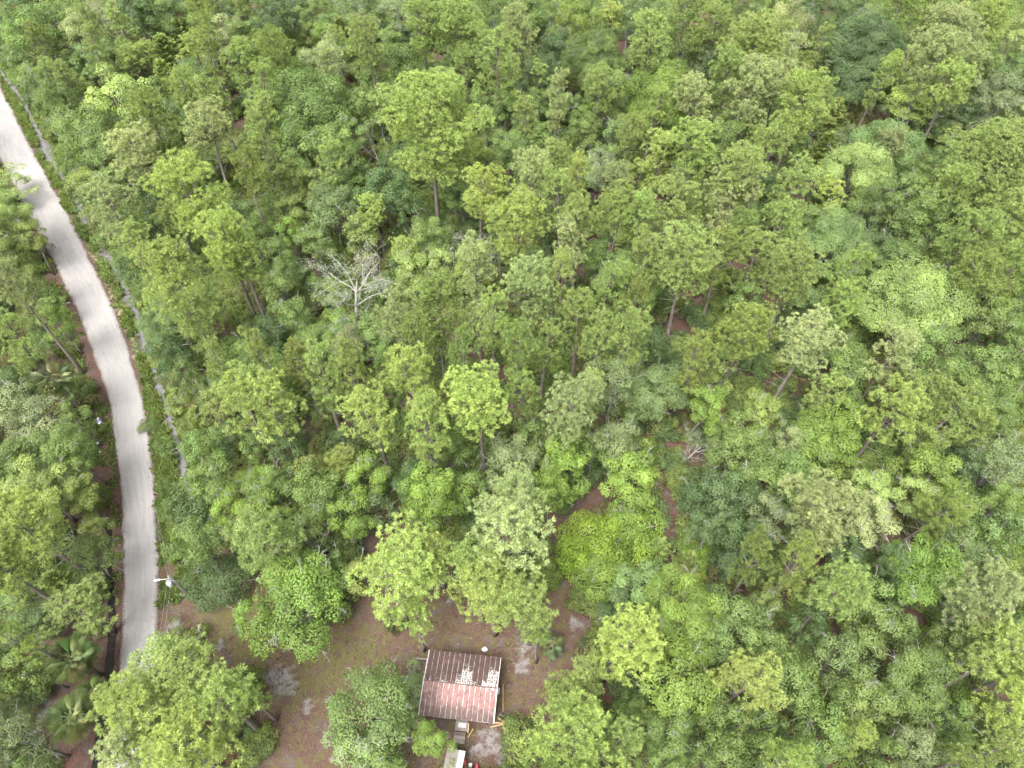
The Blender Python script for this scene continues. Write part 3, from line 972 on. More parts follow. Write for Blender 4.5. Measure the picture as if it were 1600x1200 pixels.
for slope in (0, 1):
    for i in range(NP):
        x = -HX + PW * (i + .5)
        o = link('roof_panel', PM, ROOF)
        if slope == 0:      # far side, mostly buried in litter
            o.location = (x, 0.02, ZR + .008 + rng.uniform(0, .008)); o.rotation_euler = (-ang, 0, 0)
            bare = {1: .5, 3: .55, 6: .7, 7: 1.05, 8: 1.0, 9: .55, 11: .7, 12: 1.05, 13: 1.25}.get(i, .4)
            if i == 13: bare = 1.05
            o.color = (bare, 0.86 + rng.uniform(-.12, .12), 0.1, 1)
        else:
            o.location = (x, -0.02, ZR + .008 + rng.uniform(0, .008)); o.rotation_euler = (-ang, 0, math.pi)
            bare = 0.5 if i in (7, 12, 13) else 0.0
            o.color = (bare, (0.12 if i > 2 else 0.5) + rng.uniform(-.06, .06), 0.85 if i > 2 else .3, 1)
            # turned half round: the sheet's x axis points the other way
        o.scale = (1, rng.uniform(.985, 1.022), 1)
# drifts of pine straw and leaves lying on the sheets
nl_ = 9000
lx = rng.uniform(-HX, HX, nl_); lt = rng.rand(nl_)
ls = np.where(rng.rand(nl_) < .72, 1, -1)
dens_ = np.where(ls > 0, vnoise(lx * 1.0, lt * 3.1, .9) + .22, np.where(lx < -1.6, .62, .12) + .35 * (vnoise(lx, lt * 3.1 + 9, .8) - .4) + .3 * (lt > .62))
kp = rng.rand(nl_) < dens_
lx, lt, ls = lx[kp], lt[kp], ls[kp]; nl_ = len(lx)
c_ = np.stack([lx, ls * lt * HY, ZR - lt * (ZR - ZE) + .035], 1)
nr_ = nrm(np.stack([rng.normal(0, .2, nl_), ls * .19 + rng.normal(0, .2, nl_), np.ones(nl_)], 1))
Ql = leaf_quads(c_, nrm(np.cross(nr_, rng.normal(0, 1, (nl_, 3)))), nr_, rng.uniform(.07, .22, nl_), rng.uniform(.03, .08, nl_), rng, .1)
lo_ = link('leaf_litter', quads_mesh('leaf_litter', Ql, leaf_mat('roof_litter', .1, 1.3, .5), {'tint': rng.rand(nl_) ** 1.6, 'puff': rng.rand(nl_)}), ROOF)
lo_.color = (.045, .027, .023, 1); lo_['kind'] = 'stuff'
for sx in (-1, 1):
    for sy in (-1, 1):
        t = MB(); t.box((sx * (HX + .015), sy * HY / 2, (ZR + ZE) / 2 + .0), (.06, SL, .10), 0, 0, -sy * ang)
        t.build('gable_trim', M_TRIM, CAB)
for sy in (-1, 1):
    t = MB(); t.box((0, sy * (HY - .03), ZE - .10), (2 * HX - .1, .04, .12))
    t.build('fascia', M_TRIM, CAB)
ac = MB(); ac.box((wx + .25, .15, 1.55), (.5, .6, .42)); aco = ac.build('window_unit', M_GALV, CAB)
ac = MB()
for k in range(5): ac.box((wx + .505, .15, 1.42 + k * .065), (.02, .5, .02))
ac.build('grille', M_BLACK, aco)
# side porch on the left
dk = MB(); dk.box((-HX - .62, 1.45, .62), (1.5, 2.15, .1)); dk.box((-HX - 1.3, .5, .3), (.1, .1, .7)); dk.box((-HX - 1.3, 2.4, .3), (.1, .1, .7))
DK = dk.build('porch', M_WOOD, CAB)
for k in range(11):
    p = MB(); p.box((0, 0, 0), (1.56, .175, .035)); po = p.build('plank', M_WOOD, DK); po.location = (-HX - .62 + rng.uniform(-.02, .02), .48 + k * .193, .69 + rng.uniform(0, .006))
rl_ = MB()
for x, y in ((-HX - 1.37, .45), (-HX - 1.37, 1.45), (-HX - 1.37, 2.5), (-HX - .6, 2.5), (-HX + .1, 2.5)):
    rl_.box((x, y, 1.15), (.09, .09, 1.0))
rl_.box((-HX - 1.37, 1.48, 1.66), (.14, 2.2, .045)); rl_.box((-HX - .63, 2.5, 1.662), (1.62, .14, .045)); rl_.box((-HX - 1.37, 1.48, 1.2), (.04, 2.0, .09)); rl_.box((-HX - .63, 2.5, 1.2), (1.4, .04, .09))
rl_.build('railing', M_WOODG, DK)
hb = MB(); hb.box((-HX - 1.95, .72, 1.2), (1.3, .12, .06), 0, 0, 0, R_(-12)); hb.build('handrail', M_LUMB, DK)
for k in range(3):
    p = MB(); p.box((-HX - 1.55 - .28 * k, .9, .5 - .17 * k), (.3, .95, .05)); p.build('step', M_WOOD, DK)
# front landing and steps
ST = MB(); ST.box((0.45, -HY - .15, .55), (1.25, .9, .1)); STO = ST.build('front_landing', M_WOODG, CAB)
for k in range(5):
    p = MB(); p.box((0.45, -HY + .2 - .19 * k, .62), (1.28, .17, .035)); p.build('plank', M_WOODG, STO)
m_ = MB(); m_.box((0.5, -HY - .12, .65), (.8, .45, .02)); m_.build('door_mat', M_GALV, STO)
for k in range(3):
    p = MB()
    p.box((0.36, -HY - .80 - .34 * k, .46 - .15 * k), (1.15, .16, .045)); p.box((0.36, -HY - .97 - .34 * k, .46 - .15 * k), (1.15, .16, .045))
    p.build('step', M_WOODG if k else M_WOOD, STO)
for sx in (-.55, .55):
    p = MB(); p.box((.36 + sx, -HY - 1.15, .2), (.05, 1.25, .22), 0, 0, R_(20)); p.build('stringer', M_WOOD, STO)
p = MB()
p.box((1.2, -HY - .1, 1.05), (.09, .09, .95)); p.box((1.22, -HY - .75, .8), (.08, .08, .95)); p.box((1.21, -HY - .42, 1.42), (.1, .85, .05), 0, 0, R_(12)); p.box((1.45, -HY - .75, .72), (.06, 1.0, .05), R_(-30), 0, R_(25))
p.build('handrail', M_LUMB, STO)

def cab_pt(px, py, z=0.05):
    q = at(px, py, z); return (float(q[0]), float(q[1]), z)

# loose boards, bags, the shed and other small things
def board(p0, p1, z0, z1, w, t_, mat, label, cat='board', group=None, name='loose_board'):
    a = at(*p0, z0); c = at(*p1, z1)
    v = Vector(c) - Vector(a)
    L = v.length
    b = MB(); b.box((0, 0, 0), (L, w, t_))
    o = b.build(name, mat)
    o.location = [(a[i] + c[i]) / 2 for i in range(3)]
    o.rotation_euler = v.to_track_quat('X', 'Z').to_euler()
    return tag(o, label, cat, group)
board((768, 1129), (793, 1130), .06, .20, .16, .05, M_LUMB, 'tan board lying level at the cabin corner, longest of the scrap pile', group='scrap boards by the cabin corner')
board((766, 1136), (789, 1131), .05, .12, .12, .05, M_LUMB, 'orange-tan board lying lowest in the scrap pile by the cabin', group='scrap boards by the cabin corner')
board((778, 1122), (794, 1131), .30, .26, .16, .05, M_LUMB, 'tan board slanting down right across the scrap pile', group='scrap boards by the cabin corner')
board((777, 1122), (783, 1113), .12, .34, .10, .05, M_WOODG, 'short grey board standing up at the back of the scrap pile', group='scrap boards by the cabin corner')
board((782, 1117), (796, 1122), .42, .40, .10, .05, M_WOODG, 'short grey board bridging the top of the scrap pile', group='scrap boards by the cabin corner')
board((786, 1069), (786, 1112), .06, .07, .075, .06, M_LUMB, 'long thin yellowish pole lying in the litter beside the cabin', 'pole', name='long_pole')
board((311, 976), (311.5, 1021), .07, .10, .24, .08, M_TRIM, 'long pale weathered plank lying in the grass near the road', 'plank', name='weathered_plank')
board((770, 1086), (768, 1094), .06, .06, .1, .04, M_LUMB, 'tiny offcut of tan wood by the cabin wall', group=None)

def crumple(name, loc, r, mat, label, cat, seed, flat=0.6):
    rg = np.random.RandomState(seed)
    b = MB()
    prof = []
    nseg, nr_ = 10, 6
    vs = []; fs = []
    for i in range(nr_ + 1):
        th = math.pi * i / nr_
        for k in range(nseg):
            a = 2 * math.pi * k / nseg
            q = r * rg.uniform(.7, 1.2) if 0 < i < nr_ else r
            vs.append((q * math.sin(th) * math.cos(a) * 1.25, q * math.sin(th) * math.sin(a), q * flat * math.cos(th)))
    for i in range(nr_):
        for k in range(nseg):
            fs.append((i * nseg + k, (i + 1) * nseg + k, (i + 1) * nseg + (k + 1) % nseg, i * nseg + (k + 1) % nseg))
    b.add(vs, fs)
    o = b.build(name, mat)
    o.location = (loc[0], loc[1], loc[2] + r * flat * .8)
    return tag(o, label, cat)
bag = crumple('rubbish_bag', at(156, 660), .42, M_BLUE, 'blue and white rubbish bag dumped beside the road', 'bag', 4)
bag.rotation_euler = (0, 0, R_(-50))
b = MB(); b.box((.38, .05, .1), (.32, .42, .3), .2, 0, .3); b.box((-.42, .1, .12), (.2, .26, .2), .6, 0, .2, .3); b.box((0.02, -.12, .24), (.1, .5, .06), .3, 0, .2, .1)
b.build('white_wrapper', M_WHITE, bag)
crumple('rubbish_bag', at(154, 693), .30, M_WHITE, 'small white rubbish bag at the bush edge below the blue bag', 'bag', 6)
crumple('rubbish_bag', at(158, 692), .26, M_BLACK, 'small black rubbish bag against the white one by the road', 'bag', 7)
crumple('rubbish_bag', at(156, 706), .17, M_WHITE, 'tiny white rubbish scrap, lowest of the roadside litter', 'bag', 8)
cr = crumple('white_sheet', at(757, 1015), .26, M_WHITE, 'crumpled white plastic sheet on the litter above the cabin roof', 'plastic sheet', 12, .5)
crumple('plastic_scrap', at(243, 539), .2, M_WHITE, 'small white scrap of litter by the ditch under the pines', 'litter', 13, .8)
crumple('plastic_scrap', at(848, 1145), .25, M_TRIM, 'pale scrap lying among pine branches near the bottom edge', 'litter', 14, .5)

SH = empty('shed', (float(at(711, 1192)[0]) - .05, float(at(711, 1192)[1]) - .75, 0), R_(-10))
tag(SH, 'low shed with a pale grey metal roof below the cabin steps', 'shed')
for c, d in (((0, 1.45, 1.0), (1.5, .08, 2.0)), ((-.72, 0, 1.0), (.08, 2.8, 2.0)), ((.72, 0, 1.0), (.08, 2.8, 2.0)), ((0, -1.45, 1.0), (1.5, .08, 2.0))):
    w = MB(); w.box(c, d); w.build('wall', M_SIDING, SH)
for k in range(3):
    w = MB()
    x0 = -.9 + .6 * k
    for j in range(6):
        w.box((x0 + .05 + j * .1, 0, 2.1 + (.02 if j % 2 else 0) + .05 * k), (.1, 3.3, .02))
    w.build('roof_sheet', M_GALV if k == 2 else M_WOODG, SH)

def hull(px, py, rz, label):
    rg = MB()
    L, W = 2.9, .33
    vs = []; fs = []
    ns, nc = 12, 10
    for i in range(ns + 1):
        t = i / ns
        w = W * max(.04, (1 - abs(2 * t - 1) ** 3.2)) ** .6
        for k in range(nc):
            a = 2 * math.pi * k / nc
            vs.append((w * math.cos(a), L * (t - .5), .24 + .2 * math.sin(a) * (1 - .4 * abs(2 * t - 1) ** 2) + .12 * abs(2 * t - 1) ** 3))
    for i in range(ns):
        for k in range(nc):
            fs.append((i * nc + k, i * nc + (k + 1) % nc, (i + 1) * nc + (k + 1) % nc, (i + 1) * nc + k))
    fs += [tuple(range(nc - 1, -1, -1)), tuple(ns * nc + k for k in range(nc))]
    rg.add(vs, fs)
    c = at(px, py, .3)
    o = rg.build('red_hull', M_RED, None, True)
    o.location = (c[0], c[1] - L / 2, 0.02); o.rotation_euler = (0, 0, rz)
    b = MB()
    b.lathe([(.18, .40), (.2, .46), (.14, .47)], (0, 0, 0), 12)
    b.build('hatch', M_BLACK, o)
    return tag(o, label, 'boat')
hull(727, 1184, R_(4), 'rounded red plastic hull end beside the grey shed, left of two')
hull(744, 1192, R_(-3), 'rounded faded red plastic hull end at the bottom edge, right of two')
b = MB(); b.box((0, 0, .25), (.35, .9, .5)); o = b.build('white_box', M_WHITE); q = at(735, 1197); o.location = (q[0], q[1] - .25, 0)
tag(o, 'white box between the two red hulls at the bottom edge', 'box')

# ------------------------------------------------------------------ utility pole and wires
PB = at(308, 942)
PO = empty('utility_pole', (float(PB[0]), float(PB[1]), 0))
tag(PO, 'grey wooden utility pole with a white transformer beside the road', 'utility pole')
b = MB(); b.tube([(0, 0, -.5), (0, 0, 4), (0, 0, 8.2)], [.19, .165, .13], 10); b.build('pole', M_POLE, PO, True)
b = MB(); b.lathe([(.05, 0), (.24, .02), (.27, .06), (.27, .82), (.24, .88), (.1, .94)], (-.28, -.32, 6.5), 14); tf = b.build('transformer', M_WHITE, PO, True)
b = MB()
for k in (0, 1): b.lathe([(.05, 0), (.075, .06), (.04, .1), (.07, .16), (.03, .26)], (-.36 + .18 * k, -.32, 7.44), 8)
b.build('bushing', M_GALV, tf)
for z_ in (6.75, 7.2):
    b = MB(); b.box((-.14, -.16, z_), (.3, .1, .08), R_(48)); b.build('bracket', M_GALV, PO)
b = MB(); b.tube([(0, 0, 7.6), (-.6, -.12, 7.75), (-1.15, -.2, 7.75)], [.035, .03, .03], 6); b.box((-1.35, -.22, 7.73), (.55, .2, .12), R_(9)); b.build('street_light', M_WHITE, PO)
b = MB(); b.lathe([(.06, 0), (.09, .05), (.05, .1), (.08, .15), (.03, .24)], (0, 0, 8.2), 8); b.build('insulator', M_GALV, PO)
b = MB(); b.box((.14, -.12, 2.0), (.22, .16, .4)); b.build('meter_box', M_GALV, PO)
b = MB(); b.tube([(0.19, -.08, .05), (.15, -.06, 6.5)], .025, 5); b.build('conduit', M_GALV, PO)
def wire(p0, p1, sag, label, r=.009):
    b = MB()
    p0 = Vector(p0); p1 = Vector(p1)
    pts = []
    for i in range(17):
        t = i / 16
        q = p0.lerp(p1, t); q.z -= sag * 4 * t * (1 - t)
        pts.append(q)
    b.tube(pts, r, 4)
    return tag(b.build('power_line', M_WIRE, None, True), label, 'wire', 'wires at the utility pole')
pb = Vector((PB[0], PB[1], 0))
far_p = Vector((*at(255, 700)[:2], 0))
wire(pb + Vector((0, 0, 8.42)), far_p + Vector((-2.0, 2, 8.4)), .5, 'thin top wire running from the pole up along the road')
wire(pb + Vector((-.1, 0, 7.2)), far_p + Vector((-2.0, 2, 7.2)), .55, 'thin lower wire running from the pole up along the road')
wire(pb + Vector((0, 0, 8.42)), pb + Vector((3.0, -26, 8.4)), .5, 'thin top wire running from the pole towards the bottom edge')
wire(pb + Vector((-.1, 0, 7.2)), pb + Vector((2.8, -26, 7.2)), .55, 'thin lower wire running from the pole towards the bottom edge')
wire(pb + Vector((0.1, 0, 7.3)), (-8.6, 20.2, 3.2), .7, 'thin service wire running from the pole to the cabin', .0045)

# ------------------------------------------------------------------ palms and palmettos
def frond_mesh(seed, L=1.25, fan=1.35, drop=0.6, nl=30):
    rg = np.random.RandomState(seed)
    b = MB()
    # stalk along +X, rising then bending over; the fan opens from its end
    pts = [(0, 0, 0), (L * .35, 0, L * .10), (L * .7, 0, L * .10), (L, 0, 0)]
    b.tube(pts, [.04, .03, .025, .02], 4, 1, False)
    o = Vector((L, 0, 0))
    for i in range(nl):
        a = (i / (nl - 1) - .5) * R_(290)
        ln = fan * (1 - .35 * abs(a) / R_(145)) * rg.uniform(.9, 1.08)
        d = Vector((math.cos(a * .82), math.sin(a * .82), 0))
        s = Vector((-d.y, d.x, 0)) * .032
        mid = o + d * ln * .55 + Vector((0, 0, -.10 * drop * ln))
        tip = o + d * ln + Vector((0, 0, -(.45 + .25 * rg.rand()) * drop * ln))
        st = o + Vector((-.15 * abs(a) / 2.5, 0, 0))
        b.add([st, mid - s, tip, mid + s + Vector((0, 0, .02))], [(0, 1, 2), (0, 2, 3)], 0)
    me = b.mesh('frond', [M_PALM, M_PALM])
    for k, val in (('tint', rg.rand(len(me.polygons))), ('puff', np.full(len(me.polygons), rg.rand()))):
        q = me.attributes.new(k, 'FLOAT', 'FACE'); q.data.foreach_set('value', np.asarray(val, np.float32))
    return me
FR = [frond_mesh(s) for s in (1, 2, 3, 4)]
FRD = [frond_mesh(s, 1.1, 1.15, 1.0) for s in (6, 7)]
def palm(px, py, w, H, label, nf=34, col=(.215, .265, .12), cat='palm', name='sabal_palm', seed=1, sky=True):
    rg = np.random.RandomState(seed)
    c = at(px, py, H)
    _, zc = proj(c)
    sc = (w / 2 * zc / FPX) / 2.45
    t = empty(name, (float(c[0]), float(c[1]), 0), rg.uniform(0, 6))
    tag(t, label, cat)
    if H > 1.5:
        b = MB()
        b.tube([(0, 0, -.4), (.05, .03, H * .5), (0, 0, H - .1)], [.24, .19, .22], 9)
        for k in range(14):
            a = k * 2.4; z = H - .15 - k * .07
            b.tube([(.17 * math.cos(a), .17 * math.sin(a), z), (.36 * math.cos(a), .36 * math.sin(a), z + .3)], [.05, .03], 4)
        b.build('trunk', M_BARKO, t, True)
    for k in range(nf):
        e = k / nf
        f = link('frond', (FR if e > .2 else FRD)[rg.randint(4 if e > .2 else 2)], t)
        f.location = (0, 0, H - .05)
        s = sc * rg.uniform(.85, 1.1)
        f.scale = (s, s, s)
        f.rotation_euler = (rg.uniform(-.35, .35), -R_(-38 + 105 * e ** 1.15) + rg.uniform(-.1, .1), k * 2.399 + rg.uniform(-.2, .2))
        cc = [x * rg.uniform(.85, 1.15) for x in col]
        if e < .12: cc = [.24, .20, .10]
        f.color = (*cc, 1)
    return t
palm(85, 594, 66, 9.0, 'pale green fan palm standing alone beside the upper road bend', 40, (.19, .225, .11), seed=1)
palm(113, 1030, 80, 6.0, 'large fan palm with spread fronds, upper of the lower-left palms', 44, seed=2)
palm(113, 1120, 82, 6.5, 'large fan palm nearest the bottom-left corner beside the dark ditch', 44, seed=3)
palm(142, 1085, 58, 4.0, 'smaller fan palm squeezed between the two large lower-left palms', 24, seed=4)
palm(655, 905, 58, 1.0, 'low palmetto half hidden between two pines above the clearing', 16, (.13, .17, .075), 'palmetto', 'palmetto', 5)
palm(617, 972, 46, .8, 'low palmetto under the round pine left of the cabin', 14, (.13, .17, .075), 'palmetto', 'palmetto', 6)
palm(143, 366, 34, .7, 'low palmetto beside the roadside ditch at the upper left', 12, (.13, .17, .06), 'palmetto', 'palmetto', 7)
palm(862, 1008, 50, .9, 'low palmetto with pale spiky fronds at the right edge of the clearing', 14, (.2, .24, .12), 'palmetto', 'palmetto', 8)

# ------------------------------------------------------------------ the trees
TONES = {  # leaf colours and their words
    'y': ((.250, .316, .090), 'bright yellow-green'), 'p': ((.205, .270, .084), 'light green'), 'q': ((.242, .288, .122), 'pale green'),
    'o': ((.160, .203, .056), 'olive green'), 'g': ((.122, .180, .052), 'mid-green'), 'd': ((.072, .113, .042), 'dark green'),
    'b': ((.142, .215, .044), 'vivid green'), 'Y': ((.178, .262, .034), 'vivid lime-yellow'), 't': ((.124, .182, .066), 'bluish green'),
    's': ((.165, .205, .092), 'grey-green'), 'w': ((.26, .30, .20), 'silvery'), 'r': ((.16, .158, .060), 'brownish green')}
# px, py of the crown's middle, crown width in px, kind + tone [, height m]
HAND = '''
45 45 72 Lg;130 48 74 Lq;92 22 62 Lg;22 15 56 Lg;162 32 74 Fs;55 128 44 Lt;82 165 62 Lg;130 205 86 Lg;182 152 88 Ly;232 200 72 Po;262 88 66 Jo;290 60 60 Jo;240 60 58 Jo;300 110 56 Jo;262 130 54 Jo
345 62 64 Fq;378 112 70 Pp;348 170 62 Pp;325 222 82 Pq;215 250 88 Pq;168 238 76 Lg;178 335 92 Pq;310 318 104 Py 22;120 212 56 Lg;282 152 60 Jo;210 20 60 Ld;255 18 60 Lg;320 20 58 Lg;375 55 52 Lg;330 100 50 Jo
28 420 74 Lo;40 472 60 Pq;88 500 58 Lb;25 540 62 Pp;20 605 62 Ld;118 650 46 Lg;48 655 92 Fs;112 700 82 Lg;28 722 72 Lg;62 765 104 Ly;118 770 56 Lo;10 340 70 Lp;45 375 50 Lo;10 288 64 Lp 7;10 480 50 Lo
288 450 118 Py 22;350 385 88 Py 21;378 420 70 Py;300 515 74 Pp;262 555 58 Ld;345 568 44 Pp;278 628 44 Bo;385 640 92 Py 20;315 700 62 Lg;325 752 70 Lg;215 440 40 Bg;392 592 60 Lg;235 300 46 Lg;420 560 48 Pp
58 835 118 Py 19;22 900 90 Py 19;120 948 106 Pp 14;132 868 76 Lg;14 985 54 Py;44 1046 74 Lg;32 1158 78 Fs;8 1115 46 Fs;52 1198 56 Lg;150 820 44 Lo
250 1040 88 Lp 13;318 1060 108 Pp 15;228 1120 116 Py 15;350 1105 96 Pp 15;285 1175 140 Py 16;215 1185 84 Pq 14;385 1090 56 Pp 14
342 908 88 Bd 4.5;305 842 76 Lg;268 862 34 Bb;390 840 70 Lp;430 848 100 Pp 17;462 935 130 Lb 12;520 900 70 Lg 10;395 960 56 Lb 11;610 905 142 Py 17;648 975 52 Py 15;690 838 64 Ld 8
778 850 150 Pq 20;770 930 120 Py 17;832 945 90 Pp 17;745 900 80 Pp 18;842 990 50 Pp 14;590 1115 138 Lg 11;652 1082 78 Lt 9;678 1160 54 Lb 8;560 1170 90 Ls 10;600 1190 90 Lg 10
428 640 92 Py 20;505 600 66 Pp 20;560 590 62 Pp 20;652 590 94 Py 20;585 655 84 Py 19;662 668 76 Pp 19;752 632 112 Py 21;682 490 84 Pp 20;620 512 64 Pq 19;545 535 62 Fs;738 425 64 Pq;772 505 56 Pp;470 565 62 Po
440 440 62 Lg;455 500 62 Lg;560 745 72 Lb;498 775 92 Lg;682 770 84 Lb;430 760 74 Lg;640 745 56 Ld;455 700 52 Ld;535 690 44 Ld;620 610 40 Lg;600 560 44 Lg;400 700 50 Lg;415 800 70 Lb;545 805 70 Lb
668 205 176 Py 25;765 315 84 Py 18;812 368 92 Py 21;468 168 118 Lg;432 105 66 Po;512 95 62 Fq;578 78 72 Pp;622 102 78 Lg;662 55 62 Pp;720 48 90 Pp;782 108 82 Pp;535 228 60 Lg;520 150 60 Lg;602 292 74 Ld;440 285 60 Lo;420 335 62 Lg;520 330 82 Lt
560 362 62 Lo;670 372 64 Lg;480 55 58 Jo;430 28 72 Ld;475 235 84 Lg;640 330 44 Ld;720 300 52 Lg;705 150 60 Lg;790 175 50 Lg;800 235 56 Lg;590 165 56 Lg;535 60 50 Jo;405 195 62 Pp;415 250 56 Pp;385 290 56 Po;400 150 60 Pp;560 20 60 Lg;620 20 64 Fs;680 15 60 Lg
815 60 62 Pq;900 38 74 Lb;868 78 62 Ld;985 22 66 Lt;1018 66 84 Pp;1072 32 66 Pp;930 92 88 Lg;960 152 70 Lg;1180 88 112 Pp 22;1165 160 90 Pq 20;870 162 44 Pq 19;932 150 62 Pp;1030 160 100 Lb;1085 168 72 Pq;1018 178 44 Pp;1030 248 66 Py 17;1082 250 84 Pp;1000 272 44 Lo
935 265 66 Fs;828 292 66 Pq;868 250 50 Lg;882 310 62 Pp;960 340 84 Pp;1005 345 60 Pp;1062 330 84 Pp;1130 312 92 Pq;1160 278 80 Pp;905 352 60 Pp;1140 225 64 Lg;842 118 56 Ld;850 210 52 Lg;915 205 54 Lg;960 215 54 Lt;830 20 60 Lg;770 20 60 Lg;950 15 60 Ld;1120 55 60 Pp;1140 130 60 Pp;1100 100 56 Ld
1228 38 58 Lq 17;1225 85 58 Lq 14;1215 140 70 Pq;1248 172 84 Pp;1290 98 56 Jo;1300 185 66 Jo;1285 240 60 Jo;1275 140 50 Jo;1360 72 112 Ld 15;1345 120 80 Ld;1402 22 66 Pp;1300 32 62 Ld;1470 72 112 Pq 20;1450 112 84 Pq;1522 50 74 Pp;1562 28 66 Lb;1422 165 76 Fy;1482 152 76 Pp;1552 152 64 Ls;1580 62 60 Lp
1392 222 92 Lt;1342 262 92 Lp;1312 372 106 Lt 14;1540 262 150 Pp 20;1482 300 74 Pp;1372 322 72 Lg;1228 372 66 Pp;1232 300 66 Pp;1440 362 84 Lg;1562 352 90 Pp;1500 382 84 Pp;1590 230 60 Pp;1585 130 54 Ld;1590 180 50 Ls;1420 300 60 Lg;1200 235 60 Pp;1450 20 60 Pp;1510 110 60 Pq
1242 442 96 Pp 19;1322 438 56 Pp;1322 492 60 Pp;1430 472 150 Lp 15;1392 420 70 Lg;1250 545 96 Pq 18;1392 555 76 Pq 18;1442 560 84 Lg;1540 502 74 Lg;1582 478 60 Lg;1540 582 84 Lg;1390 645 88 Py 17;1480 645 84 Pp 17;1440 692 62 Lo;1290 690 110 Lb 10;1325 650 70 Lb 10;1225 690 56 Ls;1238 742 76 Lg
1320 590 80 Lg;1462 742 92 Lb;1420 772 70 Lp;1565 722 84 Fs;1540 645 76 Lg;1282 790 64 Ls;1362 775 72 Lp;1575 782 60 Lg;1510 720 60 Ld;1500 800 70 Lg;1590 600 60 Lg;1590 530 60 Lg;1560 430 80 Pp;1500 430 70 Po
1282 830 118 Pq 18;1362 812 74 Lq;1302 930 88 Pp 17;1242 880 66 Po;1440 895 108 Lb 12;1350 962 86 Lg;1520 950 104 Pq 17;1582 900 60 Lo;1502 862 66 Lt;1562 832 66 Lt;1312 1032 92 Lt;1230 1062 92 Lg;1432 1062 116 Lg 12;1545 1040 96 Py 16;1572 1102 76 Py 15;1482 1120 66 Lg;1342 1092 84 Lg;1292 1132 92 Lg
1345 1152 58 Py 13;1432 1162 76 Ls;1540 1182 66 Pp;1222 1192 70 Pp;1400 980 60 Lg;1480 1010 60 Lg;1590 980 56 Lg;1390 880 50 Ld;1260 980 60 Ld;1380 1180 60 Lg;1590 1160 60 Lg;1480 1180 60 Lg;1260 1190 70 Lg
832 452 84 Pq 20;862 440 56 Pp;905 492 66 Pp;930 545 64 Pp;972 528 74 Pp;885 635 94 Pq 19;958 600 72 Fs 15;962 690 78 Fs 14;1022 608 92 Lt 11;1080 560 84 Po 17;1072 425 116 Pp 20;1160 522 104 Po 18;1092 638 66 Lb;1148 705 78 Lg;882 722 84 Lb;988 745 82 Lb 11;928 700 50 Lg
1180 745 82 Lg;1130 775 84 Ld;1095 780 60 Ld;980 440 56 Lg;1160 470 60 Lg;1120 600 56 Lo;850 540 60 Pp;800 560 60 Pp;820 620 62 Pp;840 690 60 Lg;800 720 80 Ls;800 780 90 Pq 18;860 770 60 Lb;1000 470 56 Po;940 450 56 Pp;1020 540 50 Ld;880 400 60 Pq;930 400 56 Lg;1010 400 60 Pp;1130 400 70 Po;1180 400 66 Pp
928 842 92 BY 6;985 822 86 Bb 6.5;905 872 66 BY 4.5;1002 868 72 BY 5;962 868 60 Bb 7;945 895 84 Bb 5.5;1080 862 44 BY 3.4;1088 885 36 BY 3;1085 915 40 Bo 2.6;1000 928 86 Lt 9;972 955 72 Ld 9;962 1012 116 Py 17;920 1060 60 Pp 14;1062 962 104 Lb 12;1150 985 96 Lg 12;1062 1062 110 Lb 12;1162 1070 108 Py 16;985 1105 46 Lg;870 1150 146 Py 17;950 1145 80 Pp 15;885 1080 70 Pp 13
1050 1132 80 Lg;1132 1132 84 Lg;1150 865 80 Ld;1182 880 60 Po;1100 1000 60 Lg;1180 940 56 Lg;1190 1130 70 Lg;1120 1190 80 Lg;1200 1010 66 Lg;1040 1180 60 Lg;1200 800 70 Ls;1110 830 60 Ld;1180 690 60 Lg;798 898 34 BY 3
395 365 60 Lg;450 330 50 Lo;480 290 50 Lo;490 380 56 Lg;430 400 56 Lg;640 430 60 Lp;700 420 56 Lp;660 540 50 Pp;720 560 50 Pp;760 580 40 Lg;700 700 60 Lg;740 760 60 Lg;600 790 60 Ld;655 800 60 Lb;360 800 60 Lb;330 640 50 Lo;370 545 46 Lg;290 590 40 Lg
230 665 30 Bg;258 700 34 Bg;262 760 30 Bg;262 800 34 Bg;285 830 34 Bb;190 400 34 Bg;250 480 30 Bg;265 500 34 Lg;155 330 34 Bg;100 255 30 Bg
'''
SNAGS = [(540, 450, 104, 0, 'silvery dead tree with many pale lichened twigs, left of centre', 13, 'w'),
         (590, 225, 34, 2, 'thin bare brown-grey dead trunk left of the great pine', 15, 'w'),
         (705, 388, 80, 3, 'white twiggy dead crown poking out below the great pine', 10, 'w'),
         (1070, 705, 60, 0, 'white lichen-crusted dead branches in the gap right of centre', 6, 'w'),
         (512, 268, 30, 2, 'broken grey stub of a dead tree standing in upper left woods', 10, 'w'),
         (415, 500, 26, 2, 'thin leaning white dead trunk right of the big roadside pines', 8, 'w'),
         (1012, 1105, 56, 2, 'white dead tree with a level forked limb near the bottom edge', 10, 'w'),
         (1545, 520, 90, 3, 'fallen pale dead branches at the right edge under the oaks', 5, 'w'),
         (440, 55, 44, 1, 'small white dead top near the upper left edge', 12, 'w'),
         (575, 8, 60, 3, 'bare grey dead crown at the top edge left of centre', 13, 'w'),
         (985, 790, 50, 1, 'white dead twigs over the vivid oak right of the trail', 9, 'w')]

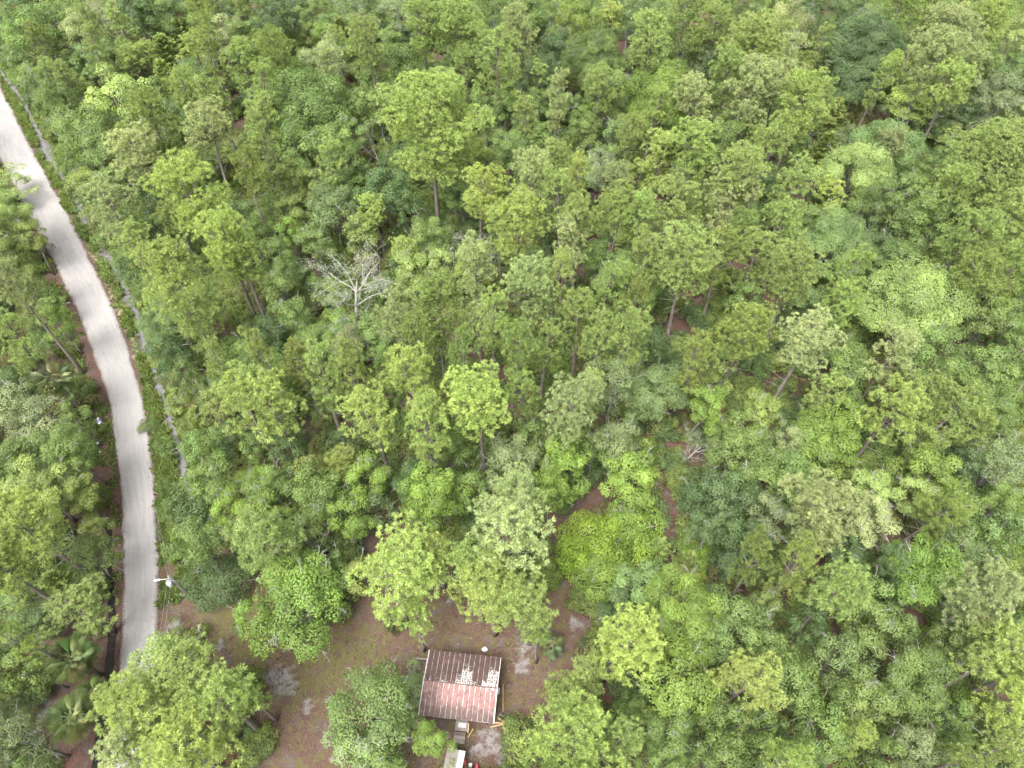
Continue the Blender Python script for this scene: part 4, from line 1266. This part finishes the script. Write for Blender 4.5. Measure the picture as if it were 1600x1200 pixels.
TREES = []   # dict records; objects and labels follow once all are known
rng = np.random.RandomState(77)
def pick(kind, Rw):
    pr = PROTO[kind]
    k = np.array([abs(math.log(Rw / p[2])) for p in pr])
    o = np.argsort(k + rng.uniform(0, .22, len(pr)))
    return int(o[0])
HD = {'P': 19.0, 'L': 12.5, 'J': 8.5, 'B': 2.8, 'F': 13.0, 'S': 12.0}
def put(px, py, w, kind, tone, H=None, pi=None, label=None):
    if H is None and kind == 'L':
        H = (8.0 + 1.35 * w / 2 * proj(at(px, py, 9))[1] / FPX) * rng.uniform(.9, 1.15)
    if H is None:
        H = HD[kind] * rng.uniform(.88, 1.1)
    for _ in range(12):
        c = at(px, py, H * .7)
        if dist_poly(c[None, :2], ROAD_C[::3])[0] > 3.0 and not (abs(c[0] + 5.2) < 4.6 and abs(c[1] - 17.3) < 4.4):
            break
        H *= .92
    H0 = H
    f = {'P': .74, 'L': .66, 'J': .5, 'B': .55, 'F': .64, 'S': .62}[kind]
    c = at(px, py, H * f)
    _, zc = proj(c)
    Rw = max(.5, w / 2 * zc / FPX)
    if pi is None:
        pi = pick(kind, Rw)
    pr = PROTO[kind][pi]
    TREES.append(dict(px=px, py=py, w=w, kind=kind, tone=tone, x=float(c[0]), y=float(c[1]), H=H0, R=Rw, sx=Rw / pr[2] * (1.04 if kind == 'P' else 1.0), sz=H0 / pr[1], pi=pi, label=label, rz=rng.uniform(0, 6.28), hand=True))
for ln in HAND.strip().split('\n'):
    for it in ln.split(';'):
        a = it.split()
        put(float(a[0]), float(a[1]), float(a[2]) * (rng.uniform(1.06, 1.16) if a[3][0] != 'B' else 1.0), a[3][0], a[3][1], float(a[4]) if len(a) > 4 else None)
for px, py, w, pi, lab, H, tn in SNAGS:
    put(px, py, w, 'S', tn, H, pi, lab)

# fill the woods between them with lesser trees, keeping road, ditch, trail and clearing open
OPEN = [ROAD_L + ROAD_R[::-1],
        [(0, 110), (60, 190), (110, 280), (140, 345), (180, 400), (215, 470), (240, 550), (262, 620), (275, 680), (290, 760), (290, 800), (245, 800), (235, 680), (210, 560), (165, 460), (115, 345), (40, 215), (0, 148)],
        [(100, 520), (150, 560), (190, 780), (196, 1050), (160, 1060), (158, 860), (160, 740), (135, 640)],
        CLEAR, [(860, 800), (930, 760), (940, 790), (880, 860), (850, 850)], [(1032, 695), (1052, 695), (1050, 715), (1034, 720)], [(1052, 800), (1062, 810), (1066, 850), (1056, 850)],
        [(515, 860), (560, 830), (660, 822), (660, 850), (530, 875)], [(1165, 590), (1200, 585), (1200, 620), (1165, 615)], [(1030, 500), (1060, 500), (1050, 540), (1030, 540)],
        [(155, 850), (175, 850), (175, 915), (150, 915)], [(70, 985), (160, 985), (168, 1165), (72, 1165)], [(52, 560), (122, 560), (122, 632), (52, 632)], [(1240, 255), (1262, 250), (1262, 300), (1240, 310)], [(1360, 165), (1390, 170), (1380, 200), (1350, 200)]]
OPEN_SNAG = [[(490, 405), (595, 405), (595, 490), (565, 505), (490, 460)], [(576, 170), (608, 170), (604, 260), (582, 260)], [(675, 365), (742, 365), (738, 405), (680, 405)], [(995, 1085), (1035, 1085), (1032, 1125), (998, 1125)], [(1048, 680), (1100, 680), (1100, 728), (1052, 728)], [(885, 800), (1030, 785), (1045, 890), (900, 910)]]
cell = [math.cos(t) for t in np.linspace(0, 2 * math.pi, 9)[:-1]], [math.sin(t) for t in np.linspace(0, 2 * math.pi, 9)[:-1]]
def is_open(x, y, H, Rw):
    P = [(x, y, H * .95), (x, y, H * .5)]
    for a, c in zip(*cell):
        P.append((x + a * Rw * .85, y + c * Rw * .85, H * .62))
        P.append((x + a * Rw * .5, y + c * Rw * .5, H * .8))
    q, _ = proj(np.array(P))
    for poly in OPEN + (OPEN_SNAG if H > 6.5 else []):
        if in_poly(q, poly).any():
            return True
    return False
cx_ = [t['x'] for t in TREES if t['kind'] != 'B' and t['kind'] != 'S']
cy_ = [t['y'] for t in TREES if t['kind'] != 'B' and t['kind'] != 'S']
cr_ = [t['R'] for t in TREES if t['kind'] != 'B' and t['kind'] != 'S']
tries = 0
made = 0
rng = np.random.RandomState(78)
while tries < 11000:
    tries += 1
    px, py = rng.uniform(-70, 1670), rng.uniform(-75, 1290)
    kind = 'L' if rng.rand() < .72 else ('J' if rng.rand() < .3 else 'P')
    H = HD[kind] * (rng.uniform(.5, .88))
    Rw = {'L': rng.uniform(2.2, 3.5), 'P': rng.uniform(2.3, 3.3), 'J': rng.uniform(1.6, 2.3)}[kind]
    c = at(px, py, H * .65)
    dd = np.hypot(np.array(cx_) - c[0], np.array(cy_) - c[1])
    if (dd < (.64 if py > 450 else (.58 if py > 200 else .48)) * (np.array(cr_) + Rw)).any():
        continue
    if is_open(c[0], c[1], H, Rw):
        continue
    _, zc = proj(c)
    tn = {'L': 'gggdtob', 'P': 'ppqoy', 'J': 'oop'}[kind]
    tn = tn[rng.randint(len(tn))]
    pi = pick(kind, Rw)
    pr = PROTO[kind][pi]
    TREES.append(dict(px=px, py=py, w=2 * Rw * FPX / zc, kind=kind, tone=tn, x=float(c[0]), y=float(c[1]), H=H, R=Rw, sx=Rw / pr[2], sz=H / pr[1], pi=pi, label=None, rz=rng.uniform(0, 6.28), hand=False))
    cx_.append(c[0]); cy_.append(c[1]); cr_.append(Rw)
    made += 1

# how much of each crown shows past its neighbours, seen from the camera: what never shows is left out
_cx = np.array([[t['x'], t['y'], t['H'] * {'P': .74, 'L': .64, 'J': .5, 'B': .5, 'F': .62, 'S': .6}[t['kind']]] for t in TREES])
_cr = np.array([[t['R'] * .85, t['R'] * .85, t['H'] * (.24 if t['kind'] == 'P' else .3)] for t in TREES])
_dense = np.array([t['kind'] != 'S' for t in TREES])
_offs = sphere_dirs(np.random.RandomState(2), 26, -.3)
for i, t in enumerate(TREES):
    near = np.where((np.hypot(_cx[:, 0] - _cx[i, 0], _cx[:, 1] - _cx[i, 1]) < 26) & _dense)[0]
    near = near[near != i]
    P = _cx[i] + _offs * _cr[i] * 1.1
    D = nrm(_C - P)
    inv = 1 / _cr[near]
    o_ = (P[:, None] - _cx[near][None]) * inv; d_ = D[:, None] * inv
    a_ = (d_ * d_).sum(-1); b_ = (o_ * d_).sum(-1); c_ = (o_ * o_).sum(-1) - 1
    disc = b_ * b_ - a_ * c_
    hit = (disc > 0) & (-b_ + np.sqrt(np.maximum(disc, 0)) > 0)
    face = (nrm(_offs / _cr[i]) * D).sum(-1) > -.1
    q, _ = proj(P)
    vis = ~hit.any(1) & face & (q[:, 0] > 0) & (q[:, 0] < 1600) & (q[:, 1] > 0) & (q[:, 1] < 1200)
    t['vis'] = vis.sum() / 26 * t['w'] ** 2
TREES = [t for t in TREES if t['vis'] > 0 or t['label'] is not None or (t['hand'] and t['kind'] == 'B')]
REST = []
for kd in 'LP':
    L = sorted([t for t in TREES if t['kind'] == kd], key=lambda t: (-t['vis'], t['x']))
    REST += L[300:]
_drop = {id(t) for t in REST}
TREES = [t for t in TREES if id(t) not in _drop]

# labels: look first, then what it stands by, then its place in the photo
KW = {'P': ('pine', 'pine'), 'L': ('oak', 'tree'), 'J': ('young pine', 'pine'), 'B': ('bush', 'bush'), 'F': ('feathery tree', 'tree'), 'S': ('dead tree', 'tree')}
NM = {'P': 'pine_tree', 'L': 'oak_tree', 'J': 'young_pine', 'B': 'bush', 'F': 'feathery_tree', 'S': 'dead_tree'}
GR = {'P': 'pines of the woods', 'L': 'broadleaf trees of the woods', 'J': 'young pines in the thicket', 'B': 'bushes along the openings', 'F': 'thin grey trees of the woods', 'S': 'dead trees in the woods'}
PLACES = [('beside the cabin', 720, 1070, 110), ('by the utility pole', 290, 925, 80), ('next to the silvery dead tree', 545, 455, 70), ('under the great pine', 670, 290, 85), ('beside the great pine', 668, 190, 130),
          ('beside the upper-bend palm', 85, 595, 75), ('by the lower-left palms', 115, 1075, 100), ('by the sunken trail', 1050, 840, 95), ('by the lime-yellow bushes', 945, 850, 90), ('at the bare gap', 1050, 705, 60)]
def place(px, py):
    for n_, x, y, r in PLACES:
        if math.hypot(px - x, py - y) < r:
            return n_
    row = ['along the top edge', 'in the upper woods', 'in the upper-middle woods', 'at mid-height', 'in the lower-middle woods', 'in the lower woods', 'along the bottom edge'][int(np.clip((py - 0) / 1200 * 7, 0, 6))]
    col = ['at far left', 'left', 'inner left', 'just left of centre', 'centre', 'just right of centre', 'inner right', 'right', 'at far right'][int(np.clip(px / 1600 * 9, 0, 8))]
    if py > 0:
        rd = min(math.hypot(px - x, py - y) for x, y in ROAD_L + ROAD_R)
        if rd < 60:
            return 'beside the road, ' + row
    return row + ', ' + col
def size_word(t):
    if t['kind'] in 'BJ':
        return ('small', 'broad')[t['R'] > 2.0]
    return 'slender' if t['R'] < 2.7 else ('broad' if t['R'] > 4.3 else 'mid-sized')
bins = {}
for t in TREES:
    c = np.array([t['x'], t['y'], t['H'] * .68])
    q, _ = proj(c)
    t['ipx'], t['ipy'] = float(q[0]), float(q[1])
    if t['label']:
        continue
    key = (size_word(t) + ' ' + TONES[t['tone']][1] + ' ' + KW[t['kind']][0], place(t['ipx'], t['ipy']))
    bins.setdefault(key, []).append(t)
ORD = ['leftmost', 'second from left', 'third from left', 'fourth from left', 'fifth from left', 'sixth from left', 'seventh from left', 'eighth from left', 'ninth from left', 'tenth from left', 'eleventh from left', 'twelfth from left']
for (look, plc), L in bins.items():
    L.sort(key=lambda t: t['ipx'])
    for i, t in enumerate(L):
        if len(L) == 1:
            t['label'] = look + ' ' + plc
        elif len(L) == 2:
            t['label'] = look + ' ' + plc + ', ' + ('left' if i == 0 else 'right') + ' of two'
        else:
            t['label'] = look + ' ' + plc + ', ' + (ORD[min(i, 11)] if i < len(L) - 1 else 'rightmost')
SPECIAL = {(668, 205): 'great bright yellow-green pine towering over the upper woods left of centre', (610, 905): 'round bright yellow-green pine left above the cabin', (690, 838): 'dark glossy-leaved tree between two pines above the clearing',
           (590, 1115): 'broad grey-green oak overhanging the left edge of the cabin roof', (1225, 690): 'pale silvery-leaved oak left of the vivid green one on the right'}
for t in TREES:
    for (x, y), lab in SPECIAL.items():
        if t['hand'] and abs(t['px'] - x) < 1 and abs(t['py'] - y) < 1 and t['kind'] != 'S':
            t['label'] = lab

rng = np.random.RandomState(123)
for t in TREES:
    (tm, cm), H0, R0, _ = PROTO[t['kind']][t['pi']]
    gz = float(ground_z(t['x'], t['y'])[0])
    e = empty(NM[t['kind']], (t['x'], t['y'], gz), t['rz'])
    sy = t['sx'] * rng.uniform(.92, 1.08)
    e.scale = (t['sx'], sy, t['sz'])
    if t['kind'] in 'PL':
        e.rotation_euler = (rng.normal(0, .03), rng.normal(0, .03), t['rz'])
    if t['label'].startswith('fallen') or t['label'].startswith('white lichen'):
        e.rotation_euler = (R_(38), R_(20), t['rz'])
    tag(e, t['label'], KW[t['kind']][1], GR[t['kind']])
    link('trunk', tm, e)
    if cm is not None:
        c = link('lichen' if t['kind'] == 'S' else 'crown', cm, e)
        b_ = np.array(TONES[t['tone']][0])
        b_ = b_ * rng.uniform(.88, 1.14) * (1 + rng.normal(0, .025, 3))
        c.color = (*[float(v) for v in b_], 1)
print('trees', len(TREES), 'filled', made, {k: sum(t['kind'] == k for t in TREES) for k in 'PLJBFS'})

# ------------------------------------------------------------------ uncountable growth: undergrowth, verge grass, woods outside the view, fallen leaves
def scatter(name, pts, rot, scl, idx, sources, label, cat):
    """one object: points that carry copies of small source meshes"""
    me = bpy.data.meshes.new(name)
    me.from_pydata([tuple(p) for p in pts], [], [])
    for k, a, typ in (('rot', rot, 'FLOAT'), ('scl', scl, 'FLOAT'), ('idx', idx, 'INT')):
        q = me.attributes.new(k, typ, 'POINT')
        q.data.foreach_set('value', np.asarray(a, np.float32 if typ == 'FLOAT' else np.int32))
    o = link(name, me)
    ng = bpy.data.node_groups.new(name + '_scatter', 'GeometryNodeTree')
    ng.interface.new_socket('Geometry', in_out='INPUT', socket_type='NodeSocketGeometry')
    ng.interface.new_socket('Geometry', in_out='OUTPUT', socket_type='NodeSocketGeometry')
    gi = ng.nodes.new('NodeGroupInput'); go = ng.nodes.new('NodeGroupOutput')
    def named(n_, dt):
        k = ng.nodes.new('GeometryNodeInputNamedAttribute'); k.data_type = dt; k.inputs['Name'].default_value = n_
        return k.outputs[0]
    join = ng.nodes.new('GeometryNodeJoinGeometry')
    comb = ng.nodes.new('ShaderNodeCombineXYZ'); ng.links.new(named('rot', 'FLOAT'), comb.inputs[2])
    for li_, lst in enumerate(sources):
        col_ = bpy.data.collections.new('%s_sources_%d' % (name, li_))
        for k, (m_, c_) in enumerate(lst):
            if c_ is not None:
                m_ = m_.copy()
                m_.materials.clear()
                m_.materials.append(c_)
            so = bpy.data.objects.new('%s_source_%d_%02d' % (name, li_, k), m_)
            col_.objects.link(so)
        ci = ng.nodes.new('GeometryNodeCollectionInfo')
        ci.inputs['Collection'].default_value = col_
        ci.inputs['Separate Children'].default_value = True
        ci.inputs['Reset Children'].default_value = True
        ip = ng.nodes.new('GeometryNodeInstanceOnPoints')
        ip.inputs['Pick Instance'].default_value = True
        ng.links.new(gi.outputs[0], ip.inputs['Points'])
        ng.links.new(ci.outputs[0], ip.inputs['Instance'])
        ng.links.new(named('idx', 'INT'), ip.inputs['Instance Index'])
        ng.links.new(comb.outputs[0], ip.inputs['Rotation'])
        ng.links.new(named('scl', 'FLOAT'), ip.inputs['Scale'])
        ng.links.new(ip.outputs[0], join.inputs[0])
    ng.links.new(join.outputs[0], go.inputs[0])
    md = o.modifiers.new('scatter', 'NODES'); md.node_group = ng
    return tag(o, label, cat, kind='stuff')

rng = np.random.RandomState(9)
# undergrowth
q = np.stack([rng.uniform(-170, 170, 20000), rng.uniform(2, 235, 20000)], 1)
pq, zc = proj(np.c_[q, np.zeros(len(q))])
ok = (pq[:, 0] > -150) & (pq[:, 0] < 1750) & (pq[:, 1] > -130) & (pq[:, 1] < 1300)
ok &= dist_poly(q, ROAD_C[::3]) > 4.2
ok &= dist_poly(q, DITCH_S[::3]) > 1.5
ok &= dist_poly(q, LDITCH_S[::3]) > 1.3
inc = in_poly(q, CLEAR_W)
ok &= ~inc
for poly in OPEN[4:]:
    ok &= ~in_poly(pq, poly)
ok &= vnoise(q[:, 0], q[:, 1], 7.0) > .08
q = q[ok]
nq = len(q)
tone = lambda tn, f=1.0: tuple(float(v) * f for v in TONES[tn][0])
M_UNDER = leaf_mat('undergrowth_leaves', .42, .4, .22, [tone('d'), tone('g'), tone('o'), tone('g', .85), tone('r', .8), tone('o', .8), tone('b', .8), tone('d', 1.3)])
src = [(PROTO['B'][k][0][1], M_UNDER) for k in range(5)]
print('undergrowth', nq)
scatter('undergrowth', np.c_[q, ground_z(q[:, 0], q[:, 1]) - .1], rng.uniform(0, 6.28, nq), rng.uniform(.5, 1.1, nq) * (.75 + .6 * vnoise(q[:, 0], q[:, 1], 5)), rng.randint(0, len(src), nq), [src],
        'low mixed green and brownish undergrowth covering the forest floor', 'undergrowth')

# the lesser broadleaf trees past the three hundred that show largest
if REST:
    M_RL = leaf_mat('understory_leaves', .4, .28, .16, [tone('g'), tone('d', 1.2), tone('g', 1.1), tone('t'), tone('o'), tone('b', .9)])
    rp = [PROTO['L'][i][0] for i in (0, 5, 8, 15, 16, 17)]
    rx = np.array([[t['x'], t['y']] for t in REST])
    scatter('understory_woods', np.c_[rx, ground_z(rx[:, 0], rx[:, 1])], rng.uniform(0, 6.28, len(REST)), np.array([t['H'] / 11.5 for t in REST]), rng.randint(0, 6, len(REST)),
            [[(p_[1], M_RL) for p_ in rp], [(p_[0], None) for p_ in rp]], 'lesser broadleaf trees filling the woods between the larger ones', 'woods')
    print('rest', len(REST))

# verge grass and weeds
def tuft(seed, n_=26, h=.35, w=.05, sp=.28):
    rg = np.random.RandomState(seed)
    a = rg.uniform(0, 6.28, n_)
    d = nrm(np.stack([np.cos(a) * .7, np.sin(a) * .7, rg.uniform(.5, 1.4, n_)], 1))
    c = np.stack([rg.uniform(-sp, sp, n_), rg.uniform(-sp, sp, n_), np.full(n_, h * .35)], 1)
    Q = leaf_quads(c, d, nrm(rg.normal(0, 1, (n_, 3))), h * rg.uniform(.6, 1.3, n_), w * rg.uniform(.8, 1.6, n_), rg, .1)
    return quads_mesh('grass_tuft', Q, M_LEAF, {'tint': rg.rand(n_), 'puff': rg.rand(n_)})
tfs = [tuft(i) for i in range(4)] + [tuft(9, 20, .3, .11), tuft(10, 22, .26, .14)]
P_ = []
ln = ROAD_C[(ROAD_C[:, 1] > 25) & (ROAD_C[:, 1] < 150)]
for _ in range(16000):
    p = ln[rng.randint(len(ln))] + rng.normal(0, 1, 2) * .3
    off = rng.uniform(1.7, 8.0)
    P_.append(p + np.array([off * .88, off * .48]) if rng.rand() < .85 else p - np.array([(off * .8 + .2) * .88, (off * .8) * .48]))
P_ = np.array(P_)
dr = dist_poly(P_, ROAD_C[::3]) - np.interp(P_[:, 1], [30, 60, 105], [0, .3, .75]); dd = dist_poly(P_, DITCH_S[::3])
k = (dr > 1.95 + .5 * vnoise(P_[:, 0], P_[:, 1], 1.2)) & (dd > .45 + .35 * vnoise(P_[:, 0], P_[:, 1], 1.7)) & ((dr > 3.4) | (P_[:, 1] < 56) | (P_[:, 1] > 92) | (rng.rand(len(P_)) < .2)) & (vnoise(P_[:, 0], P_[:, 1], 3) > .25) & (dist_poly(P_, LDITCH_S[::3]) > .7)
# thin tufts in the clearing
C_ = np.stack([rng.uniform(-45, 8, 2600), rng.uniform(4, 40, 2600)], 1)
kc = in_poly(C_, CLEAR_W) & (vnoise(C_[:, 0], C_[:, 1], 3.5) > .5) & (np.maximum(np.abs(C_[:, 0] + 5.2), np.abs(C_[:, 1] - 17.3)) > 4.6) & (dist_poly(C_, ROAD_C[::3]) > 2.2)
G_ = np.vstack([P_[k], C_[kc]])
ng_ = len(G_)
gs = np.r_[rng.uniform(.6, 2.1, k.sum()), rng.uniform(.25, .6, kc.sum())]
gi_ = np.r_[rng.randint(0, 12, k.sum()), rng.randint(12, 18, kc.sum())]
M_GRASS = leaf_mat('verge_grass', .4, .8, .3, [tone('g'), tone('p', .9), tone('g', .85), tone('b', .8), tone('y', .75), tone('g', 1.1), tone('r', 1.0)])
M_DRYG = leaf_mat('thin_grass', .4, .8, .3, [tone('o', 1.1), tone('o', .9), tone('r')])
gsrc = [(tfs[i % 6], M_GRASS) for i in range(12)] + [(tfs[i % 6], M_DRYG) for i in range(6)]
print('grass', ng_)
scatter('grass', np.c_[G_, ground_z(G_[:, 0], G_[:, 1])], rng.uniform(0, 6.28, ng_), gs, gi_, [gsrc], 'rough green grass and weeds on the road verge and clearing', 'grass')

# the woods go on beyond the edges of the photograph
W_ = []
wr = []
for _ in range(7000):
    p = np.array([rng.uniform(-190, 190), rng.uniform(-35, 250)])
    q, zc = proj(np.array([p[0], p[1], 9.0]))
    if zc > 5 and -75 < q[0] < 1675 and -80 < q[1] < 1295:
        continue
    if dist_poly(p[None], ROAD_C[::4])[0] < 7 or (-45 < p[0] < 10 and p[1] < 18 and rng.rand() < .6):
        continue
    if W_ and (np.linalg.norm(np.array(W_) - p, axis=1) < 4.4).any():
        continue
    W_.append(p)
W_ = np.array(W_)
nw = len(W_)
print('outside', nw)
ws = [('P', i) for i in range(3)] + [('L', i) for i in range(4)]
M_WP = leaf_mat('outer_pine_needles', .42, .34, .25, [tone('p'), tone('y'), tone('q'), tone('p', .9)])
M_WL = leaf_mat('outer_broad_leaves', .4, .28, .16, [tone('g'), tone('d'), tone('t'), tone('g', 1.1), tone('b'), tone('o')])
scatter('surrounding_woods', np.c_[W_, np.zeros(nw)], rng.uniform(0, 6.28, nw), rng.uniform(.75, 1.1, nw), rng.randint(0, len(ws), nw),
        [[(PROTO[a][i][0][1], M_WP if a == 'P' else M_WL) for a, i in ws], [(PROTO[a][i][0][0], None) for a, i in ws]],
        'mixed pine and oak woods going on beyond the clearing and road', 'woods')

# fallen leaves and twigs on the open ground
n_ = 26000
L_ = np.stack([rng.uniform(-48, 10, n_), rng.uniform(2, 42, n_)], 1)
L_ = L_[in_poly(L_, CLEAR_W) | (np.abs(dist_poly(L_, ROAD_C[::3]) - 2.4) < .8)]
ri = rng.randint(0, len(ROAD_C), 9000)
ro = np.interp(ROAD_C[ri, 1], [15, 30, 60, 80, 105, 130], [1.85, 1.95, 2.3, 2.5, 2.75, 2.85])
rs = np.where(rng.rand(9000) < .5, 1, -1) * (ro + np.where(rng.rand(9000) < .9, rng.normal(.05, .28, 9000), -rng.uniform(0, 1.8, 9000)))
L_ = np.vstack([L_, ROAD_C[ri] + nor[ri] * rs[:, None] + rng.normal(0, .25, (9000, 2))])
n_ = len(L_)
c = np.c_[L_, np.maximum(ground_z(L_[:, 0], L_[:, 1]) + .07, np.where(dist_poly(L_, ROAD_C[::3]) < 3.1, .085, -9))]
nr = nrm(rng.normal(0, .35, (n_, 3)) + np.array([0, 0, 1.0]))
Q = leaf_quads(c, nrm(np.cross(nr, rng.normal(0, 1, (n_, 3)))), nr, rng.uniform(.07, .24, n_), rng.uniform(.03, .08, n_), rng, .1)
fl = link('fallen_leaves', quads_mesh('fallen_leaves', Q, leaf_mat('dry_leaves', .1, 1.5, .6), {'tint': rng.rand(n_) ** 1.5, 'puff': rng.rand(n_)}))
fl.color = (.12, .085, .066, 1)
tag(fl, 'scattered dry leaves and twigs on the clearing floor', 'leaf litter', kind='stuff')
